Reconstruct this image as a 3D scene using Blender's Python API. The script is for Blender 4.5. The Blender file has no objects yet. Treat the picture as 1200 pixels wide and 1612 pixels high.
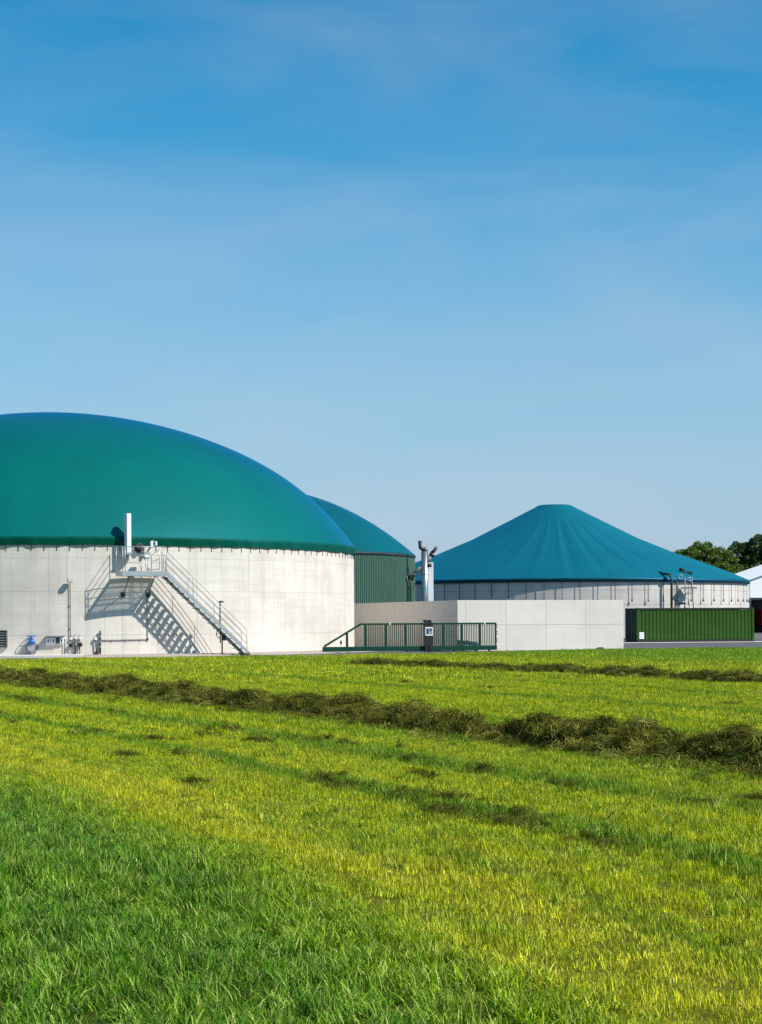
import bpy, bmesh, math, random
import numpy as np
from mathutils import Vector, Matrix

scene = bpy.context.scene
COL = scene.collection
rng = np.random.default_rng(11)
random.seed(5)

# ------------------------------------------------------------------ camera, sky, sun, exposure
FPX, EYE, ROLL, HOR = 3000.0, 1.6, math.radians(0.35), 978.0
cam = bpy.data.cameras.new('camera')
camo = bpy.data.objects.new('camera', cam)
COL.objects.link(camo)
camo.location = (0, 0, EYE)
camo.rotation_euler = (math.radians(90), ROLL, 0)
cam.sensor_fit = 'VERTICAL'
cam.sensor_height = 36.0
cam.lens = FPX / 1612.0 * 36.0
cam.shift_y = (HOR - 806.0) / 1612.0
cam.clip_start, cam.clip_end = 0.1, 6000
scene.camera = camo

SUN_AZ, SUN_EL = math.radians(65), math.radians(44.5)       # azimuth from -Y towards +X
sun_dir = Vector((math.sin(SUN_AZ) * math.cos(SUN_EL), -math.cos(SUN_AZ) * math.cos(SUN_EL), math.sin(SUN_EL)))
sl = bpy.data.lights.new('sun', 'SUN')
sl.energy = 4.6
sl.angle = math.radians(0.53)
sl.color = (1.0, 0.955, 0.88)
so = bpy.data.objects.new('sun', sl)
so.rotation_euler = sun_dir.to_track_quat('Z', 'Y').to_euler()
so.location = sun_dir * 200
COL.objects.link(so)

world = bpy.data.worlds.new('World')
scene.world = world
world.use_nodes = True
wn, wl = world.node_tree.nodes, world.node_tree.links
wn.clear()
w_out = wn.new('ShaderNodeOutputWorld')
w_bg = wn.new('ShaderNodeBackground')
w_bg.inputs['Strength'].default_value = 0.098
sky = wn.new('ShaderNodeTexSky')
sky.sky_type = 'NISHITA'
sky.sun_disc = False
sky.sun_elevation = SUN_EL
sky.sun_rotation = math.radians(180) - SUN_AZ
sky.altitude = 0
sky.air_density = 1.0
sky.dust_density = 0.1
sky.ozone_density = 2.5
hs = wn.new('ShaderNodeHueSaturation')
hs.inputs['Saturation'].default_value = 1.25
hs.inputs['Value'].default_value = 1.0
wl.new(sky.outputs[0], hs.inputs['Color'])
# thin high cloud: stretched noise over the direction vector
geo = wn.new('ShaderNodeTexCoord')
mp = wn.new('ShaderNodeMapping')
mp.inputs['Rotation'].default_value = (0.0, math.radians(24), 0.0)
mp.inputs['Scale'].default_value = (2.2, 2.2, 7.5)
wl.new(geo.outputs['Generated'], mp.inputs['Vector'])
n1 = wn.new('ShaderNodeTexNoise')
n1.inputs['Scale'].default_value = 2.3
n1.inputs['Detail'].default_value = 7
n1.inputs['Roughness'].default_value = 0.5
n1.inputs['Distortion'].default_value = 0.6
wl.new(mp.outputs[0], n1.inputs['Vector'])
cr = wn.new('ShaderNodeValToRGB')
cr.color_ramp.elements[0].position = 0.36
cr.color_ramp.elements[0].color = (0, 0, 0, 1)
cr.color_ramp.elements[1].position = 0.80
cr.color_ramp.elements[1].color = (0.24, 0.24, 0.24, 1)
wl.new(n1.outputs['Fac'], cr.inputs['Fac'])
mx = wn.new('ShaderNodeMixRGB')
mx.inputs['Color2'].default_value = (4.6, 5.0, 5.7, 1)
wl.new(cr.outputs['Color'], mx.inputs['Fac'])
sx = wn.new('ShaderNodeSeparateXYZ')
wl.new(geo.outputs['Generated'], sx.inputs[0])
tint = wn.new('ShaderNodeMixRGB')
tint.blend_type = 'MULTIPLY'
tint.inputs['Fac'].default_value = 1.0
tint.inputs['Color2'].default_value = (.22, 1.0, 1.04, 1)
wl.new(hs.outputs[0], tint.inputs['Color1'])
veil_f = wn.new('ShaderNodeMapRange')
veil_f.interpolation_type = 'SMOOTHSTEP'
veil_f.inputs['From Min'].default_value = .30
veil_f.inputs['From Max'].default_value = -.02
veil_f.inputs['To Min'].default_value = 0.0
veil_f.inputs['To Max'].default_value = 0.9
wl.new(sx.outputs['Z'], veil_f.inputs['Value'])
veil = wn.new('ShaderNodeMixRGB')
veil.inputs['Color2'].default_value = (3.7, 4.05, 5.5, 1)
wl.new(veil_f.outputs[0], veil.inputs['Fac'])
wl.new(tint.outputs[0], veil.inputs['Color1'])
wl.new(veil.outputs[0], mx.inputs['Color1'])
wl.new(mx.outputs[0], w_bg.inputs['Color'])
wl.new(w_bg.outputs[0], w_out.inputs['Surface'])

vs = scene.view_settings
vs.view_transform = 'Standard'
vs.look = 'None'
vs.exposure = 0.36
scene.cycles.use_denoising = False
vs.gamma = 1.0
vs.use_curve_mapping = False
scene.render.film_transparent = False

# ------------------------------------------------------------------ placing by sight lines
def uv(px, py):
    dx, dy = px - 600, py - HOR
    return dx * math.cos(ROLL) - dy * math.sin(ROLL), dx * math.sin(ROLL) + dy * math.cos(ROLL)

def at(px, py, Y):
    u, v = uv(px, py)
    return Vector((u / FPX * Y, Y, EYE - v / FPX * Y))

# ------------------------------------------------------------------ mesh helpers
class MB:
    def __init__(self):
        self.v, self.f, self.sm = [], [], []

    def add(self, vs_, fs, smooth=False):
        o = len(self.v)
        self.v += [tuple(p) for p in vs_]
        self.f += [tuple(i + o for i in q) for q in fs]
        self.sm += [smooth] * len(fs)
        return self

    def box(self, x0, x1, y0, y1, z0, z1, M=None, bev=0.0):
        if bev > 0:
            b = min(bev, (x1 - x0) * .45, (y1 - y0) * .45, (z1 - z0) * .45)
            bm = bmesh.new()
            bmesh.ops.create_cube(bm, size=1)
            for q in bm.verts:
                q.co = Vector((x0 if q.co.x < 0 else x1, y0 if q.co.y < 0 else y1, z0 if q.co.z < 0 else z1))
            bmesh.ops.bevel(bm, geom=bm.edges[:], offset=b, segments=1, affect='EDGES')
            bm.verts.index_update()
            V = [q.co.copy() for q in bm.verts]
            F = [[q.index for q in fc.verts] for fc in bm.faces]
            bm.free()
        else:
            V = [Vector(p) for p in ((x0, y0, z0), (x1, y0, z0), (x1, y1, z0), (x0, y1, z0),
                                     (x0, y0, z1), (x1, y0, z1), (x1, y1, z1), (x0, y1, z1))]
            F = [(3, 2, 1, 0), (4, 5, 6, 7), (0, 1, 5, 4), (1, 2, 6, 5), (2, 3, 7, 6), (3, 0, 4, 7)]
        if M is not None:
            V = [M @ p for p in V]
        return self.add(V, F)

    def tube(self, pts, r, n=8, caps=True, r2=None):
        pts = [Vector(p) for p in pts]
        rings = []
        prev = None
        for i, p in enumerate(pts):
            if i == 0:
                d = pts[1] - p
            elif i == len(pts) - 1:
                d = p - pts[i - 1]
            else:
                d = (pts[i + 1] - p).normalized() + (p - pts[i - 1]).normalized()
            d.normalize()
            if prev is None:
                a = Vector((0, 0, 1)) if abs(d.z) < .9 else Vector((1, 0, 0))
                s = d.cross(a).normalized()
            else:
                s = (prev - d * prev.dot(d)).normalized()
            prev = s
            t = d.cross(s)
            k = i / (len(pts) - 1)
            rr = r if r2 is None else r + (r2 - r) * k
            rings.append([p + (s * math.cos(2 * math.pi * j / n) + t * math.sin(2 * math.pi * j / n)) * rr for j in range(n)])
        V = [q for ring in rings for q in ring]
        F = []
        for i in range(len(pts) - 1):
            for j in range(n):
                k = (j + 1) % n
                F.append((i * n + j, i * n + k, (i + 1) * n + k, (i + 1) * n + j))
        self.add(V, F, True)
        if caps:
            o = len(self.v) - len(V)
            self.f += [tuple(o + j for j in reversed(range(n))), tuple(o + (len(pts) - 1) * n + j for j in range(n))]
            self.sm += [False, False]
        return self

    def lathe(self, prof, n=64, a0=0.0, a1=2 * math.pi, center=(0, 0), smooth=True, warp=None):
        full = abs(a1 - a0 - 2 * math.pi) < 1e-6
        m = n if full else n + 1
        V = []
        for (r, z) in prof:
            for j in range(m):
                a = a0 + (a1 - a0) * j / n
                rr, zz = (r, z) if warp is None else warp(r, z, a)
                V.append((center[0] + rr * math.sin(a), center[1] - rr * math.cos(a), zz))
        F = []
        for i in range(len(prof) - 1):
            for j in range(n):
                k = (j + 1) % m
                F.append((i * m + j, i * m + k, (i + 1) * m + k, (i + 1) * m + j))
        return self.add(V, F, smooth)

    def mesh(self, name, mat):
        me = bpy.data.meshes.new(name)
        me.from_pydata(self.v, [], self.f)
        me.polygons.foreach_set('use_smooth', self.sm)
        if mat is not None:
            me.materials.append(mat)
        me.update()
        return me

    def build(self, name, mat, parent=None):
        return link(name, self.mesh(name, mat), parent)

def link(name, me, parent=None, loc=None, rz=None):
    o = bpy.data.objects.new(name, me)
    COL.objects.link(o)
    o.parent = parent
    if loc is not None:
        o.location = loc
    if rz is not None:
        o.rotation_euler = (0, 0, rz)
    return o

def tag(o, label, cat, group=None):
    o['label'] = label
    o['category'] = cat
    if group:
        o['group'] = group
    return o

def thing(name, label, cat, loc=(0, 0, 0), rz=0.0, group=None):
    return tag(link(name, None, None, loc, rz), label, cat, group)

def struct(o):
    o['kind'] = 'structure'
    return o

# ------------------------------------------------------------------ materials
def new_mat(name):
    m = bpy.data.materials.new(name)
    m.use_nodes = True
    nt = m.node_tree
    b = nt.nodes['Principled BSDF']
    return m, nt.nodes, nt.links, b

def ramp(N, L, src, stops):
    r = N.new('ShaderNodeValToRGB')
    e = r.color_ramp.elements
    while len(e) < len(stops):
        e.new(0.5)
    for i, (p, c) in enumerate(stops):
        e[i].position = p
        e[i].color = (*c, 1) if len(c) == 3 else c
    L.new(src, r.inputs['Fac'])
    return r.outputs['Color']

def noise(N, L, vec, scale, detail=5, rough=.55, dist=0.0):
    n = N.new('ShaderNodeTexNoise')
    n.inputs['Scale'].default_value = scale
    n.inputs['Detail'].default_value = detail
    n.inputs['Roughness'].default_value = rough
    n.inputs['Distortion'].default_value = dist
    if vec is not None:
        L.new(vec, n.inputs['Vector'])
    return n.outputs['Fac']

def mapped(N, L, src, scale=(1, 1, 1), rot=(0, 0, 0), loc=(0, 0, 0)):
    m = N.new('ShaderNodeMapping')
    m.inputs['Scale'].default_value = scale
    m.inputs['Rotation'].default_value = rot
    m.inputs['Location'].default_value = loc
    L.new(src, m.inputs['Vector'])
    return m.outputs[0]

def mixc(N, L, fac, a, b, mode='MIX'):
    m = N.new('ShaderNodeMixRGB')
    m.blend_type = mode
    for s, val in (('Fac', fac), ('Color1', a), ('Color2', b)):
        if isinstance(val, (int, float)):
            m.inputs[s].default_value = val
        elif isinstance(val, tuple):
            m.inputs[s].default_value = (*val, 1)
        else:
            L.new(val, m.inputs[s])
    return m.outputs[0]

def math_(N, L, op, a, b=None, c=None):
    m = N.new('ShaderNodeMath')
    m.operation = op
    for i, val in enumerate((a, b, c)):
        if val is None:
            continue
        if isinstance(val, (int, float)):
            m.inputs[i].default_value = val
        else:
            L.new(val, m.inputs[i])
    return m.outputs[0]

def bump(N, L, b, h, strength=.3, dist=.02):
    n = N.new('ShaderNodeBump')
    n.inputs['Strength'].default_value = strength
    n.inputs['Distance'].default_value = dist
    L.new(h, n.inputs['Height'])
    L.new(n.outputs[0], b.inputs['Normal'])

def pos(N):
    return N.new('ShaderNodeNewGeometry').outputs['Position']

def concrete(name, col, dark, stain=.35, streak=.4, tint=.06):
    m, N, L, b = new_mat(name)
    p = pos(N)
    big = noise(N, L, p, .45, 6, .6)
    fine = noise(N, L, p, 9, 6, .65)
    st = noise(N, L, mapped(N, L, p, (2.6, 2.6, .16)), 1.0, 5, .6)
    hz = noise(N, L, mapped(N, L, p, (.22, .22, 5.0)), 1.0, 4, .6)
    c = mixc(N, L, math_(N, L, 'MULTIPLY', ramp(N, L, big, [(.40, (0, 0, 0)), (.72, (1, 1, 1))]), stain), col, dark)
    c = mixc(N, L, math_(N, L, 'MULTIPLY', ramp(N, L, st, [(.52, (0, 0, 0)), (.75, (1, 1, 1))]), streak), c, dark)
    c = mixc(N, L, math_(N, L, 'MULTIPLY', ramp(N, L, hz, [(.5, (0, 0, 0)), (.8, (1, 1, 1))]), streak * .7), c, dark)
    c = mixc(N, L, math_(N, L, 'MULTIPLY', ramp(N, L, fine, [(.45, (0, 0, 0)), (.75, (1, 1, 1))]), .06), c, dark)
    oi = N.new('ShaderNodeObjectInfo')
    v = math_(N, L, 'ADD', math_(N, L, 'MULTIPLY', oi.outputs['Random'], tint), 1 - tint)
    c = mixc(N, L, 1.0, c, v, 'MULTIPLY')
    L.new(c, b.inputs['Base Color'])
    b.inputs['Roughness'].default_value = .9
    b.inputs['Specular IOR Level'].default_value = .2
    bump(N, L, b, fine, .12, .01)
    return m

def painted(name, col, rough=.45, var=.15, metal=0.0, spec=.5, scale=3.0):
    m, N, L, b = new_mat(name)
    p = pos(N)
    n = noise(N, L, p, scale, 5, .6)
    d = tuple(x * (1 - var) for x in col)
    l = tuple(min(1, x * (1 + var)) for x in col)
    c = ramp(N, L, n, [(.3, d), (.7, l)])
    L.new(c, b.inputs['Base Color'])
    b.inputs['Roughness'].default_value = rough
    b.inputs['Metallic'].default_value = metal
    b.inputs['Specular IOR Level'].default_value = spec
    return m

def membrane(name, col, rough=.34, sheen=1.0, gloss=(.10, .50, .82)):
    """Coloured PVC fabric: matt pigment under a blue tinted lacquer that shows at shallow angles."""
    m, N, L, b = new_mat(name)
    p = pos(N)
    n = noise(N, L, p, .22, 5, .55)
    f = noise(N, L, mapped(N, L, p, (1, 1, .35)), 1.3, 4, .6)
    dirt = noise(N, L, mapped(N, L, p, (1.6, 1.6, .25)), 1.0, 6, .65)
    c = ramp(N, L, n, [(.3, tuple(x * .9 for x in col)), (.7, tuple(x * 1.1 for x in col))])
    c = mixc(N, L, ramp(N, L, dirt, [(.5, (0, 0, 0)), (.85, (.16, .16, .16))]), c, tuple(x * .6 + .002 for x in col))
    L.new(c, b.inputs['Base Color'])
    b.inputs['Roughness'].default_value = .6
    b.inputs['Specular IOR Level'].default_value = .05
    bump(N, L, b, f, .12, .08)
    g = N.new('ShaderNodeBsdfGlossy')
    g.inputs['Color'].default_value = (*gloss, 1)  # blue of the reflected sky put into the gloss colour
    g.inputs['Roughness'].default_value = rough
    fr_ = N.new('ShaderNodeFresnel')
    fr_.inputs['IOR'].default_value = 1.6
    mm = N.new('ShaderNodeMixShader')
    L.new(math_(N, L, 'MULTIPLY', fr_.outputs[0], sheen), mm.inputs[0])
    L.new(b.outputs[0], mm.inputs[1])
    L.new(g.outputs[0], mm.inputs[2])
    L.new(mm.outputs[0], N['Material Output'].inputs['Surface'])
    return m

M = {}
M['tank_concrete'] = concrete('tank_concrete', (.72, .668, .592), (.50, .462, .40), .75, .8, .04)
M['joint_concrete'] = concrete('joint_concrete', (.36, .345, .32), (.25, .235, .21), .4, .3, .0)
M['box_concrete'] = concrete('box_concrete', (.70, .65, .585), (.54, .50, .45), .4, .35, .05)
M['old_concrete'] = concrete('old_concrete', (.63, .585, .54), (.38, .35, .32), .6, .4, .04)
M['dome_green'] = membrane('dome_green', (.0, .118, .096), .30)
M['skirt_green'] = membrane('skirt_green', (.0, .075, .045), .6, .06)
M['dome_teal'] = membrane('dome_teal', (.0, .090, .104), .34, .7, (.12, .55, .72))
M['cone_teal'] = membrane('cone_teal', (.0, .106, .124), .42, .38, (.08, .6, .75))
M['cone_edge'] = membrane('cone_edge', (.0, .030, .040), .6, .15)
M['cladding'] = painted('cladding', (.055, .125, .085), .5, .1)
M['trim_dark'] = painted('trim_dark', (.02, .04, .045), .5)
M['galv'] = painted('galv', (.46, .49, .50), .42, .12, .55, .5, 6)
M['galv_dark'] = painted('galv_dark', (.20, .225, .235), .5, .15, .4, .5, 6)
M['steel'] = painted('steel', (.50, .50, .50), .30, .08, .9, .5, 4)
M['steel_dull'] = painted('steel_dull', (.36, .33, .33), .45, .1, .6)
M['white'] = painted('white', (.80, .81, .82), .45, .03)
M['black'] = painted('black', (.012, .013, .015), .5, .2)
M['dark_grey'] = painted('dark_grey', (.06, .062, .065), .5, .2)
M['grey'] = painted('grey', (.33, .34, .35), .5, .1)
M['blue'] = painted('blue', (.012, .12, .52), .4, .1)
M['brown'] = painted('brown', (.085, .055, .045), .8, .25)
M['gate_green'] = painted('gate_green', (.003, .046, .027), .5, .12, 0, .25)
M['gate_dark'] = painted('gate_dark', (.008, .02, .022), .45, .12)
M['cont_green'] = painted('cont_green', (.026, .076, .008), .5, .1, 0, .2, .9)
M['cont_dark'] = painted('cont_dark', (.012, .018, .014), .5, .15)
M['pane_blue'] = painted('pane_blue', (.012, .06, .12), .12, .1, 0, .8)
M['red'] = painted('red', (.5, .02, .015), .4, .1)
M['hall_white'] = painted('hall_white', (.80, .80, .80), .6, .03, 0, .3, .4)
M['lamp_glass'] = painted('lamp_glass', (.6, .62, .62), .12, .05)
M['rubber'] = painted('rubber', (.015, .014, .013), .8, .2)
M['louver'] = painted('louver', (.16, .16, .145), .55, .15)
M['bark'] = painted('bark', (.07, .05, .035), .9, .3)

def asphalt_mat():
    m, N, L, b = new_mat('asphalt')
    p = pos(N)
    a = noise(N, L, p, .35, 5, .6)
    f = noise(N, L, p, 40, 3, .7)
    c = ramp(N, L, a, [(.3, (.085, .085, .092)), (.7, (.135, .132, .135))])
    c = mixc(N, L, .3, c, ramp(N, L, f, [(.3, (.05, .05, .05)), (.7, (.2, .2, .2))]))
    L.new(c, b.inputs['Base Color'])
    b.inputs['Roughness'].default_value = .92
    b.inputs['Specular IOR Level'].default_value = .2
    bump(N, L, b, f, .4, .01)
    return m
M['asphalt'] = asphalt_mat()

def gravel_mat():
    m, N, L, b = new_mat('gravel')
    p = pos(N)
    v = N.new('ShaderNodeTexVoronoi')
    v.inputs['Scale'].default_value = 22
    L.new(p, v.inputs['Vector'])
    c = mixc(N, L, .55, (.40, .33, .28), v.outputs['Color'], 'SOFT_LIGHT')
    c = mixc(N, L, .5, c, ramp(N, L, noise(N, L, p, 1.2), [(.3, (.30, .24, .20)), (.7, (.48, .42, .37))]))
    L.new(c, b.inputs['Base Color'])
    b.inputs['Roughness'].default_value = .95
    bump(N, L, b, v.outputs['Distance'], .8, .03)
    return m
M['gravel'] = gravel_mat()

# --- grass colours: by world place (rows of the mower run along one direction) and by blade
ROWX, ROWY = .917, .40
def row_coord(N, L):
    p = pos(N)
    s = N.new('ShaderNodeSeparateXYZ')
    L.new(p, s.inputs[0])
    a = math_(N, L, 'MULTIPLY', s.outputs[0], ROWX)
    rc = math_(N, L, 'ADD', a, math_(N, L, 'MULTIPLY', s.outputs[1], ROWY))
    # noise drawn out along the rows
    q = mapped(N, L, p, (1, 1, 0), (0, 0, -math.atan2(ROWY, ROWX)))
    q = mapped(N, L, q, (1, .16, 0))
    return p, rc, q

def field_colour(N, L):
    p, rc, q = row_coord(N, L)
    wob = math_(N, L, 'MULTIPLY', math_(N, L, 'SUBTRACT', noise(N, L, q, .8, 4), .5), 1.2)
    sy_ = N.new('ShaderNodeSeparateXYZ')
    L.new(p, sy_.inputs[0])
    bend = math_(N, L, 'MULTIPLY', math_(N, L, 'MAXIMUM', math_(N, L, 'SUBTRACT', 13.0, sy_.outputs[1]), 0.0), .11)
    rc = math_(N, L, 'ADD', rc, bend)
    rw = math_(N, L, 'ADD', rc, wob)
    fj = math_(N, L, 'MULTIPLY', math_(N, L, 'SUBTRACT', noise(N, L, p, 5.0, 4, .7), .5), 1.0)
    rw = math_(N, L, 'ADD', rw, fj)
    t = math_(N, L, 'DIVIDE', rw, 50.0)
    G, Y, P, D = (.29, .39, .003), (.52, .53, .003), (.63, .59, .016), (.14, .25, .004)
    LG = (.078, .225, .012)
    stops = [(0, LG), (3.5, LG), (4.4, G), (4.7, P), (5.4, P), (5.9, Y), (6.8, Y), (7.0, D), (7.2, D), (7.5, Y), (8.7, Y), (8.9, D), (9.1, D), (9.5, Y),
             (12.0, G), (14.0, G), (14.8, Y), (18.1, Y), (18.5, D), (19.0, Y), (22.5, Y), (22.8, G), (23.2, Y), (26.5, Y),
             (27.5, G), (29.0, G), (31, Y), (35, Y), (40, G), (44, (.20, .36, .006))]
    c = ramp(N, L, t, [(s / 50.0, col) for s, col in stops])
    wv = math_(N, L, 'SINE', math_(N, L, 'MULTIPLY', rw, 8.1))
    wv = math_(N, L, 'ADD', wv, math_(N, L, 'MULTIPLY', math_(N, L, 'SINE', math_(N, L, 'MULTIPLY', rw, 19.3)), .6))
    wv = math_(N, L, 'MULTIPLY', math_(N, L, 'ADD', wv, .2), ramp(N, L, t, [(4.6 / 50, (0, 0, 0)), (5.4 / 50, (1, 1, 1))]))
    wv = math_(N, L, 'MAXIMUM', math_(N, L, 'MULTIPLY', wv, .34), 0.0)
    c = mixc(N, L, wv, c, (.17, .31, .004))
    patch = ramp(N, L, noise(N, L, q, 1.6, 6, .65), [(.46, (0, 0, 0)), (.66, (1, 1, 1))])
    c = mixc(N, L, math_(N, L, 'MULTIPLY', patch, .6), c, (.20, .33, .006))
    patch2 = ramp(N, L, noise(N, L, mapped(N, L, q, (1, 1, 1), (0, 0, 0), (7, 3, 0)), 2.6, 5, .6), [(.50, (0, 0, 0)), (.70, (1, 1, 1))])
    cut = ramp(N, L, t, [(4.4 / 50, (0, 0, 0)), (5.0 / 50, (1, 1, 1))])
    c = mixc(N, L, math_(N, L, 'MULTIPLY', math_(N, L, 'MULTIPLY', patch2, cut), .35), c, (.46, .42, .05))
    mott = ramp(N, L, noise(N, L, mapped(N, L, p, (1, 1, 0)), 4.5, 4, .6), [(.4, (0, 0, 0)), (.62, (1, 1, 1))])
    unc = ramp(N, L, t, [(3.6 / 50, (1, 1, 1)), (4.8 / 50, (0, 0, 0))])
    c = mixc(N, L, math_(N, L, 'MULTIPLY', math_(N, L, 'MULTIPLY', mott, unc), .4), c, (.18, .27, .006))
    return p, c

def blade_mat(name, hay=False, lush=False):
    m, N, L, b = new_mat(name)
    at_ = N.new('ShaderNodeAttribute')
    at_.attribute_name = 'rnd'
    oi = N.new('ShaderNodeObjectInfo')
    if hay:
        c = ramp(N, L, at_.outputs['Fac'], [(0, (.030, .040, .004)), (.35, (.080, .095, .008)), (.6, (.17, .115, .022)),
                                            (.82, (.17, .22, .014)), (1, (.50, .50, .11))])
        c = mixc(N, L, .4, c, ramp(N, L, noise(N, L, pos(N), 2.6, 4), [(.38, (.03, .04, .005)), (.62, (.20, .20, .022))]))
    else:
        p, c = field_colour(N, L)
        if lush:
            c = mixc(N, L, .8, c, (.10, .21, .003))
        dry = ramp(N, L, at_.outputs['Fac'], [(.74, (0, 0, 0)), (.90, (1, 1, 1))])
        v = math_(N, L, 'ADD', math_(N, L, 'MULTIPLY', at_.outputs['Fac'], 1.25), .28)
        c = mixc(N, L, 1.0, c, v, 'MULTIPLY')
        c = mixc(N, L, math_(N, L, 'MULTIPLY', dry, .5), c, (.55, .50, .18))
        gr = ramp(N, L, at_.outputs['Fac'], [(.0, (1, 1, 1)), (.45, (0, 0, 0))])
        c = mixc(N, L, math_(N, L, 'MULTIPLY', gr, .7), c, (.10, .27, .006))
        v2 = math_(N, L, 'ADD', math_(N, L, 'MULTIPLY', oi.outputs['Random'], .9), .62)
        c = mixc(N, L, 1.0, c, v2, 'MULTIPLY')
    L.new(c, b.inputs['Base Color'])
    b.inputs['Roughness'].default_value = .5 if not hay else .75
    b.inputs['Specular IOR Level'].default_value = .12 if not hay else .12
    tr = N.new('ShaderNodeBsdfTranslucent')
    L.new(c, tr.inputs['Color'])
    mxs = N.new('ShaderNodeMixShader')
    mxs.inputs[0].default_value = .22 if not hay else .10
    L.new(b.outputs[0], mxs.inputs[1])
    L.new(tr.outputs[0], mxs.inputs[2])
    L.new(mxs.outputs[0], N['Material Output'].inputs['Surface'])
    return m
M['blade'] = blade_mat('grass_blade')
M['hay'] = blade_mat('hay_blade', True)
M['lush'] = blade_mat('lush_blade', False, True)

M['thatch'] = painted('thatch', (.062, .058, .012), .95, .4, 0, 0, 9)  # heap darker than the hay: shade of the gaps put into colour

def field_mat():
    m, N, L, b = new_mat('field_soil')
    p, c = field_colour(N, L)
    f = noise(N, L, p, 26, 5, .7)
    c = mixc(N, L, ramp(N, L, f, [(.35, (.03, .03, .03)), (.65, (.35, .35, .35))]), (.060, .070, .012), c)
    L.new(c, b.inputs['Base Color'])
    b.inputs['Roughness'].default_value = .95
    b.inputs['Specular IOR Level'].default_value = .1
    bump(N, L, b, f, .8, .05)
    return m
M['field'] = field_mat()

def leaf_mat(name, c0, c1):
    m, N, L, b = new_mat(name)
    at_ = N.new('ShaderNodeAttribute')
    at_.attribute_name = 'rnd'
    c = ramp(N, L, at_.outputs['Fac'], [(0, c0), (1, c1)])
    L.new(c, b.inputs['Base Color'])
    b.inputs['Roughness'].default_value = .55
    b.inputs['Specular IOR Level'].default_value = .3
    tr = N.new('ShaderNodeBsdfTranslucent')
    L.new(c, tr.inputs['Color'])
    mxs = N.new('ShaderNodeMixShader')
    mxs.inputs[0].default_value = .25
    L.new(b.outputs[0], mxs.inputs[1])
    L.new(tr.outputs[0], mxs.inputs[2])
    L.new(mxs.outputs[0], N['Material Output'].inputs['Surface'])
    return m
M['leaf_light'] = leaf_mat('leaf_light', (.05, .11, .015), (.20, .27, .035))
M['leaf_dark'] = leaf_mat('leaf_dark', (.028, .07, .016), (.09, .16, .028))

# ------------------------------------------------------------------ ground
def sheet(name, pts, z, mat):
    mb = MB()
    mb.add([(x, y, z) for x, y in pts], [tuple(range(len(pts)))])
    return struct(mb.build(name, mat))

sheet('ground', [(-2500, -300), (2500, -300), (2500, 4000), (-2500, 4000)], -.03, M['field'])
EDGE = [(-60, 70), (-30, 78.3), (-16.5, 82.2), (-8.4, 84.6), (0, 88.9), (4, 92.3), (10, 99.3), (15, 101.5), (20.6, 103), (60, 116), (120, 136)]

def edge_y(x):
    return float(np.interp(x, [e[0] for e in EDGE], [e[1] for e in EDGE]))

# field sheet: gently uneven, up to the road edge
def make_field():
    xs = np.linspace(-60, 120, 181)
    ts = np.linspace(0, 1, 120)
    V, F = [], []
    for t in ts:
        for x in xs:
            y = -12 + (edge_y(x) + 12) * t
            V.append((x, y, .012 * math.sin(x * .9 + y * .31) + .012 * math.sin(y * 1.1 - x * .4)))
    n = len(xs)
    for i in range(len(ts) - 1):
        for j in range(n - 1):
            F.append((i * n + j, i * n + j + 1, (i + 1) * n + j + 1, (i + 1) * n + j))
    mb = MB()
    mb.add(V, F, True)
    return struct(mb.build('field', M['field']))
make_field()

def field_z(x, y):
    return .012 * np.sin(x * .9 + y * .31) + .012 * np.sin(y * 1.1 - x * .4)

road_pts = EDGE + [(160, 150), (160, 260), (-60, 260)]
road = MB()
V0 = [(x, y, -.012) for x, y in road_pts]
road.add(V0, [tuple(range(len(road_pts)))])
struct(road.build('road', M['asphalt']))
sheet('concrete_apron', [(12, 128.6), (34, 133.5), (33.2, 137.2), (11.2, 132.2)], .012, M['box_concrete'])

# ------------------------------------------------------------------ tank one: concrete wall, green dome
D1, TH1, R1 = 108.7, math.radians(-9.72), 16.85
C1 = Vector((D1 * math.sin(TH1), D1 * math.cos(TH1), 0))
WALL1 = 5.33

def wall_at(px, py=960):
    u, v = uv(px, py)
    a = u / FPX
    A, B = a * a + 1, -2 * (a * C1.x + C1.y)
    cc = C1.x ** 2 + C1.y ** 2 - R1 * R1
    Y = (-B - math.sqrt(max(0, B * B - 4 * A * cc))) / (2 * A)
    X = a * Y
    phi = math.atan2(X - C1.x, C1.y - Y)
    return phi, Y

def zat(px, py, Y):
    return at(px, py, Y).z

def on_wall(px, name, label, cat, group=None, d=0.0, py=960):
    """Empty standing at the foot of tank one's wall: local x runs right along the wall, local -y points away from it."""
    phi, Y = wall_at(px, py)
    n = Vector((math.sin(phi), -math.cos(phi), 0))
    return thing(name, label, cat, C1 + n * (R1 + d), phi, group), Y

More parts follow.
